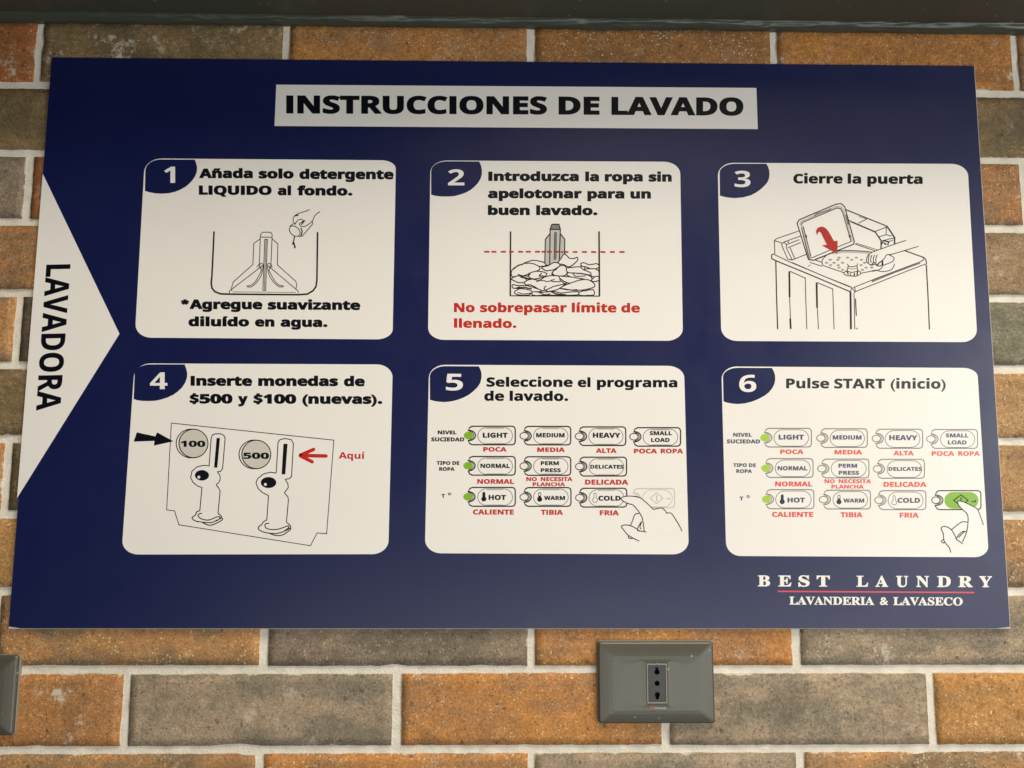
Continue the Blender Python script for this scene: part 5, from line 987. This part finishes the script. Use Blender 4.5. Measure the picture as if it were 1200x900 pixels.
def outlet(cx, cz, w, h, label, rot=0.0):
    o = Vector((cx, -.003, cz))
    t = empty('outlet_plate', o); tag(t, label, 'power outlet')
    # rim against the wall
    loft([(rrect(w+.0012, h+.0012, .0035), .002), (rrect(w+.0012, h+.0012, .0035), -.0014), (rrect(w-.0012, h-.0012, .003), -.0018)], o, 'rim', MR, t)
    # face: four sloping sides rising to a slightly domed field, opening for the module
    mw, mh = .0205, .0385
    R = [(rrect(w, h, .0028, 4), -.0015), (rrect(w, h, .0028, 4), -.0042), (rrect(w-.0016, h-.0016, .0026, 4), -.0052),
         (rrect(w-.0035, h-.0035, .0024, 4), -.0058)]
    for s in (.25, .5, .75, 1.0):
        R.append((rrect(w-.0035-.034*s, h-.0035-.030*s, .0024, 4), -.0058-.0022*math.sin(s*math.pi/2)**1.0))
    R.append((rrect(w-.050, h-.042, .0015, 4), -.0082)); R.append((rrect(mw+.010, mh+.006, .0010, 4), -.0085))
    R.append((rrect(mw+.0016, mh+.0016, .0006, 4), -.0088))
    R.append((rrect(mw, mh, .0005, 4), -.0085)); R.append((rrect(mw, mh, .0005, 4), -.0062))
    loft(R, o, 'cover', MP, t, cap=False)
    # frame of the module, its black face with the three contacts
    frame = loft([(rrect(mw-.0002, mh-.0002, .0006, 4), -.0086), (rrect(mw-.0008, mh-.0008, .0006, 4), -.0092), (rrect(mw-.0026, mh-.0026, .0004, 4), -.0092), (rrect(mw-.0030, mh-.0030, .0004, 4), -.0080)], o, 'module_frame', MR, t, cap=False)
    fw, fh = mw-.003, mh-.003
    holes = []
    def circ(x, z, r, n=14): return [(x+r*math.cos(2*math.pi*i/n), z+r*math.sin(2*math.pi*i/n)) for i in range(n)]
    def keyh(z, s):
        pts = []
        for i in range(15):
            a = math.radians(-50+280*i/14); pts.append((.0026*math.cos(a)+.0003, z+s*(-.0006)+s*.0026*math.sin(a)*-1 if False else z+.0026*math.sin(a)*s))
        pts += [(-.0013, z-s*.0046), (.0016, z-s*.0046)]
        return pts
    holes = [keyh(.0108, -1), circ(.0003, 0, .0026), keyh(-.0108, 1)]
    outer = rrect(fw, fh, .0004, 4); v = []; f = []
    polys = [outer]+holes; flatp = [Vector((p[0], p[1], 0)) for l in polys for p in l]
    y = o.y-.0084
    v = [Vector((o.x+p.x, y, o.z+p.y)) for p in flatp]
    for tr in tessellate_polygon([[Vector((p[0], p[1], 0)) for p in l] for l in polys]):
        a, b, c = (v[k] for k in tr)
        if (b-a).cross(c-a).y > 0: tr = (tr[0], tr[2], tr[1])
        f.append(tuple(tr))
    base = len(outer)
    for l in holes:
        m_ = len(l); b2 = len(v)
        v += [Vector((o.x+p[0], y+.006, o.z+p[1])) for p in l]
        for i in range(m_):
            j = (i+1) % m_; f.append((base+i, base+j, b2+j, b2+i))
        base += m_
    face = mesh_obj('socket_face', v, f, [MD], t, origin=o)
    loft([(rrect(fw-.001, fh-.001, .0004, 4), -.0026)], o, 'contact_well', MH, t)
    loft([(rrect(.0022,.0014,.0004,4), -.0092), (rrect(.0018,.0012,.0004,4), -.0102)], o+Vector((.0003,0,fh/2+.0014)), 'catch', MR, t)
    return t
ca, cb = on_plane(700.5, 752.2, -.008), on_plane(838, 847.6, -.008)
pw, ph = cb.x-ca.x, ca.z-cb.z
print('plate', pw, ph)
OC = ((ca.x+cb.x)/2, (ca.z+cb.z)/2)
op = outlet(OC[0], OC[1], pw, ph, 'grey outlet plate with a narrow black three-hole socket, below the sign')
M['plate_orange'] = print_mat('orange_mark', (.50,.10,.03)); M['plate_pale'] = print_mat('pale_mark', (.42,.42,.38))
fl = Flat(plane=-.0120, dz=.00002)
fl.text('bt', 761.5,830.6, 766.5,830.6, 3.2, 'plate_orange', 0, lay=1); fl.text('icino', 767.0,830.7, 780.5,830.9, 2.6, 'plate_pale', 0, lay=1)
fl.build('maker_mark', op)
lc = on_plane(19.8, 768.5, -.008); lc2 = on_plane(15.5, 862, -.008)
o2 = outlet((lc.x+lc2.x)/2-pw/2, (lc.z+lc2.z)/2, pw, lc.z-lc2.z, 'grey outlet plate below the lower left corner of the sign, cut by the frame')
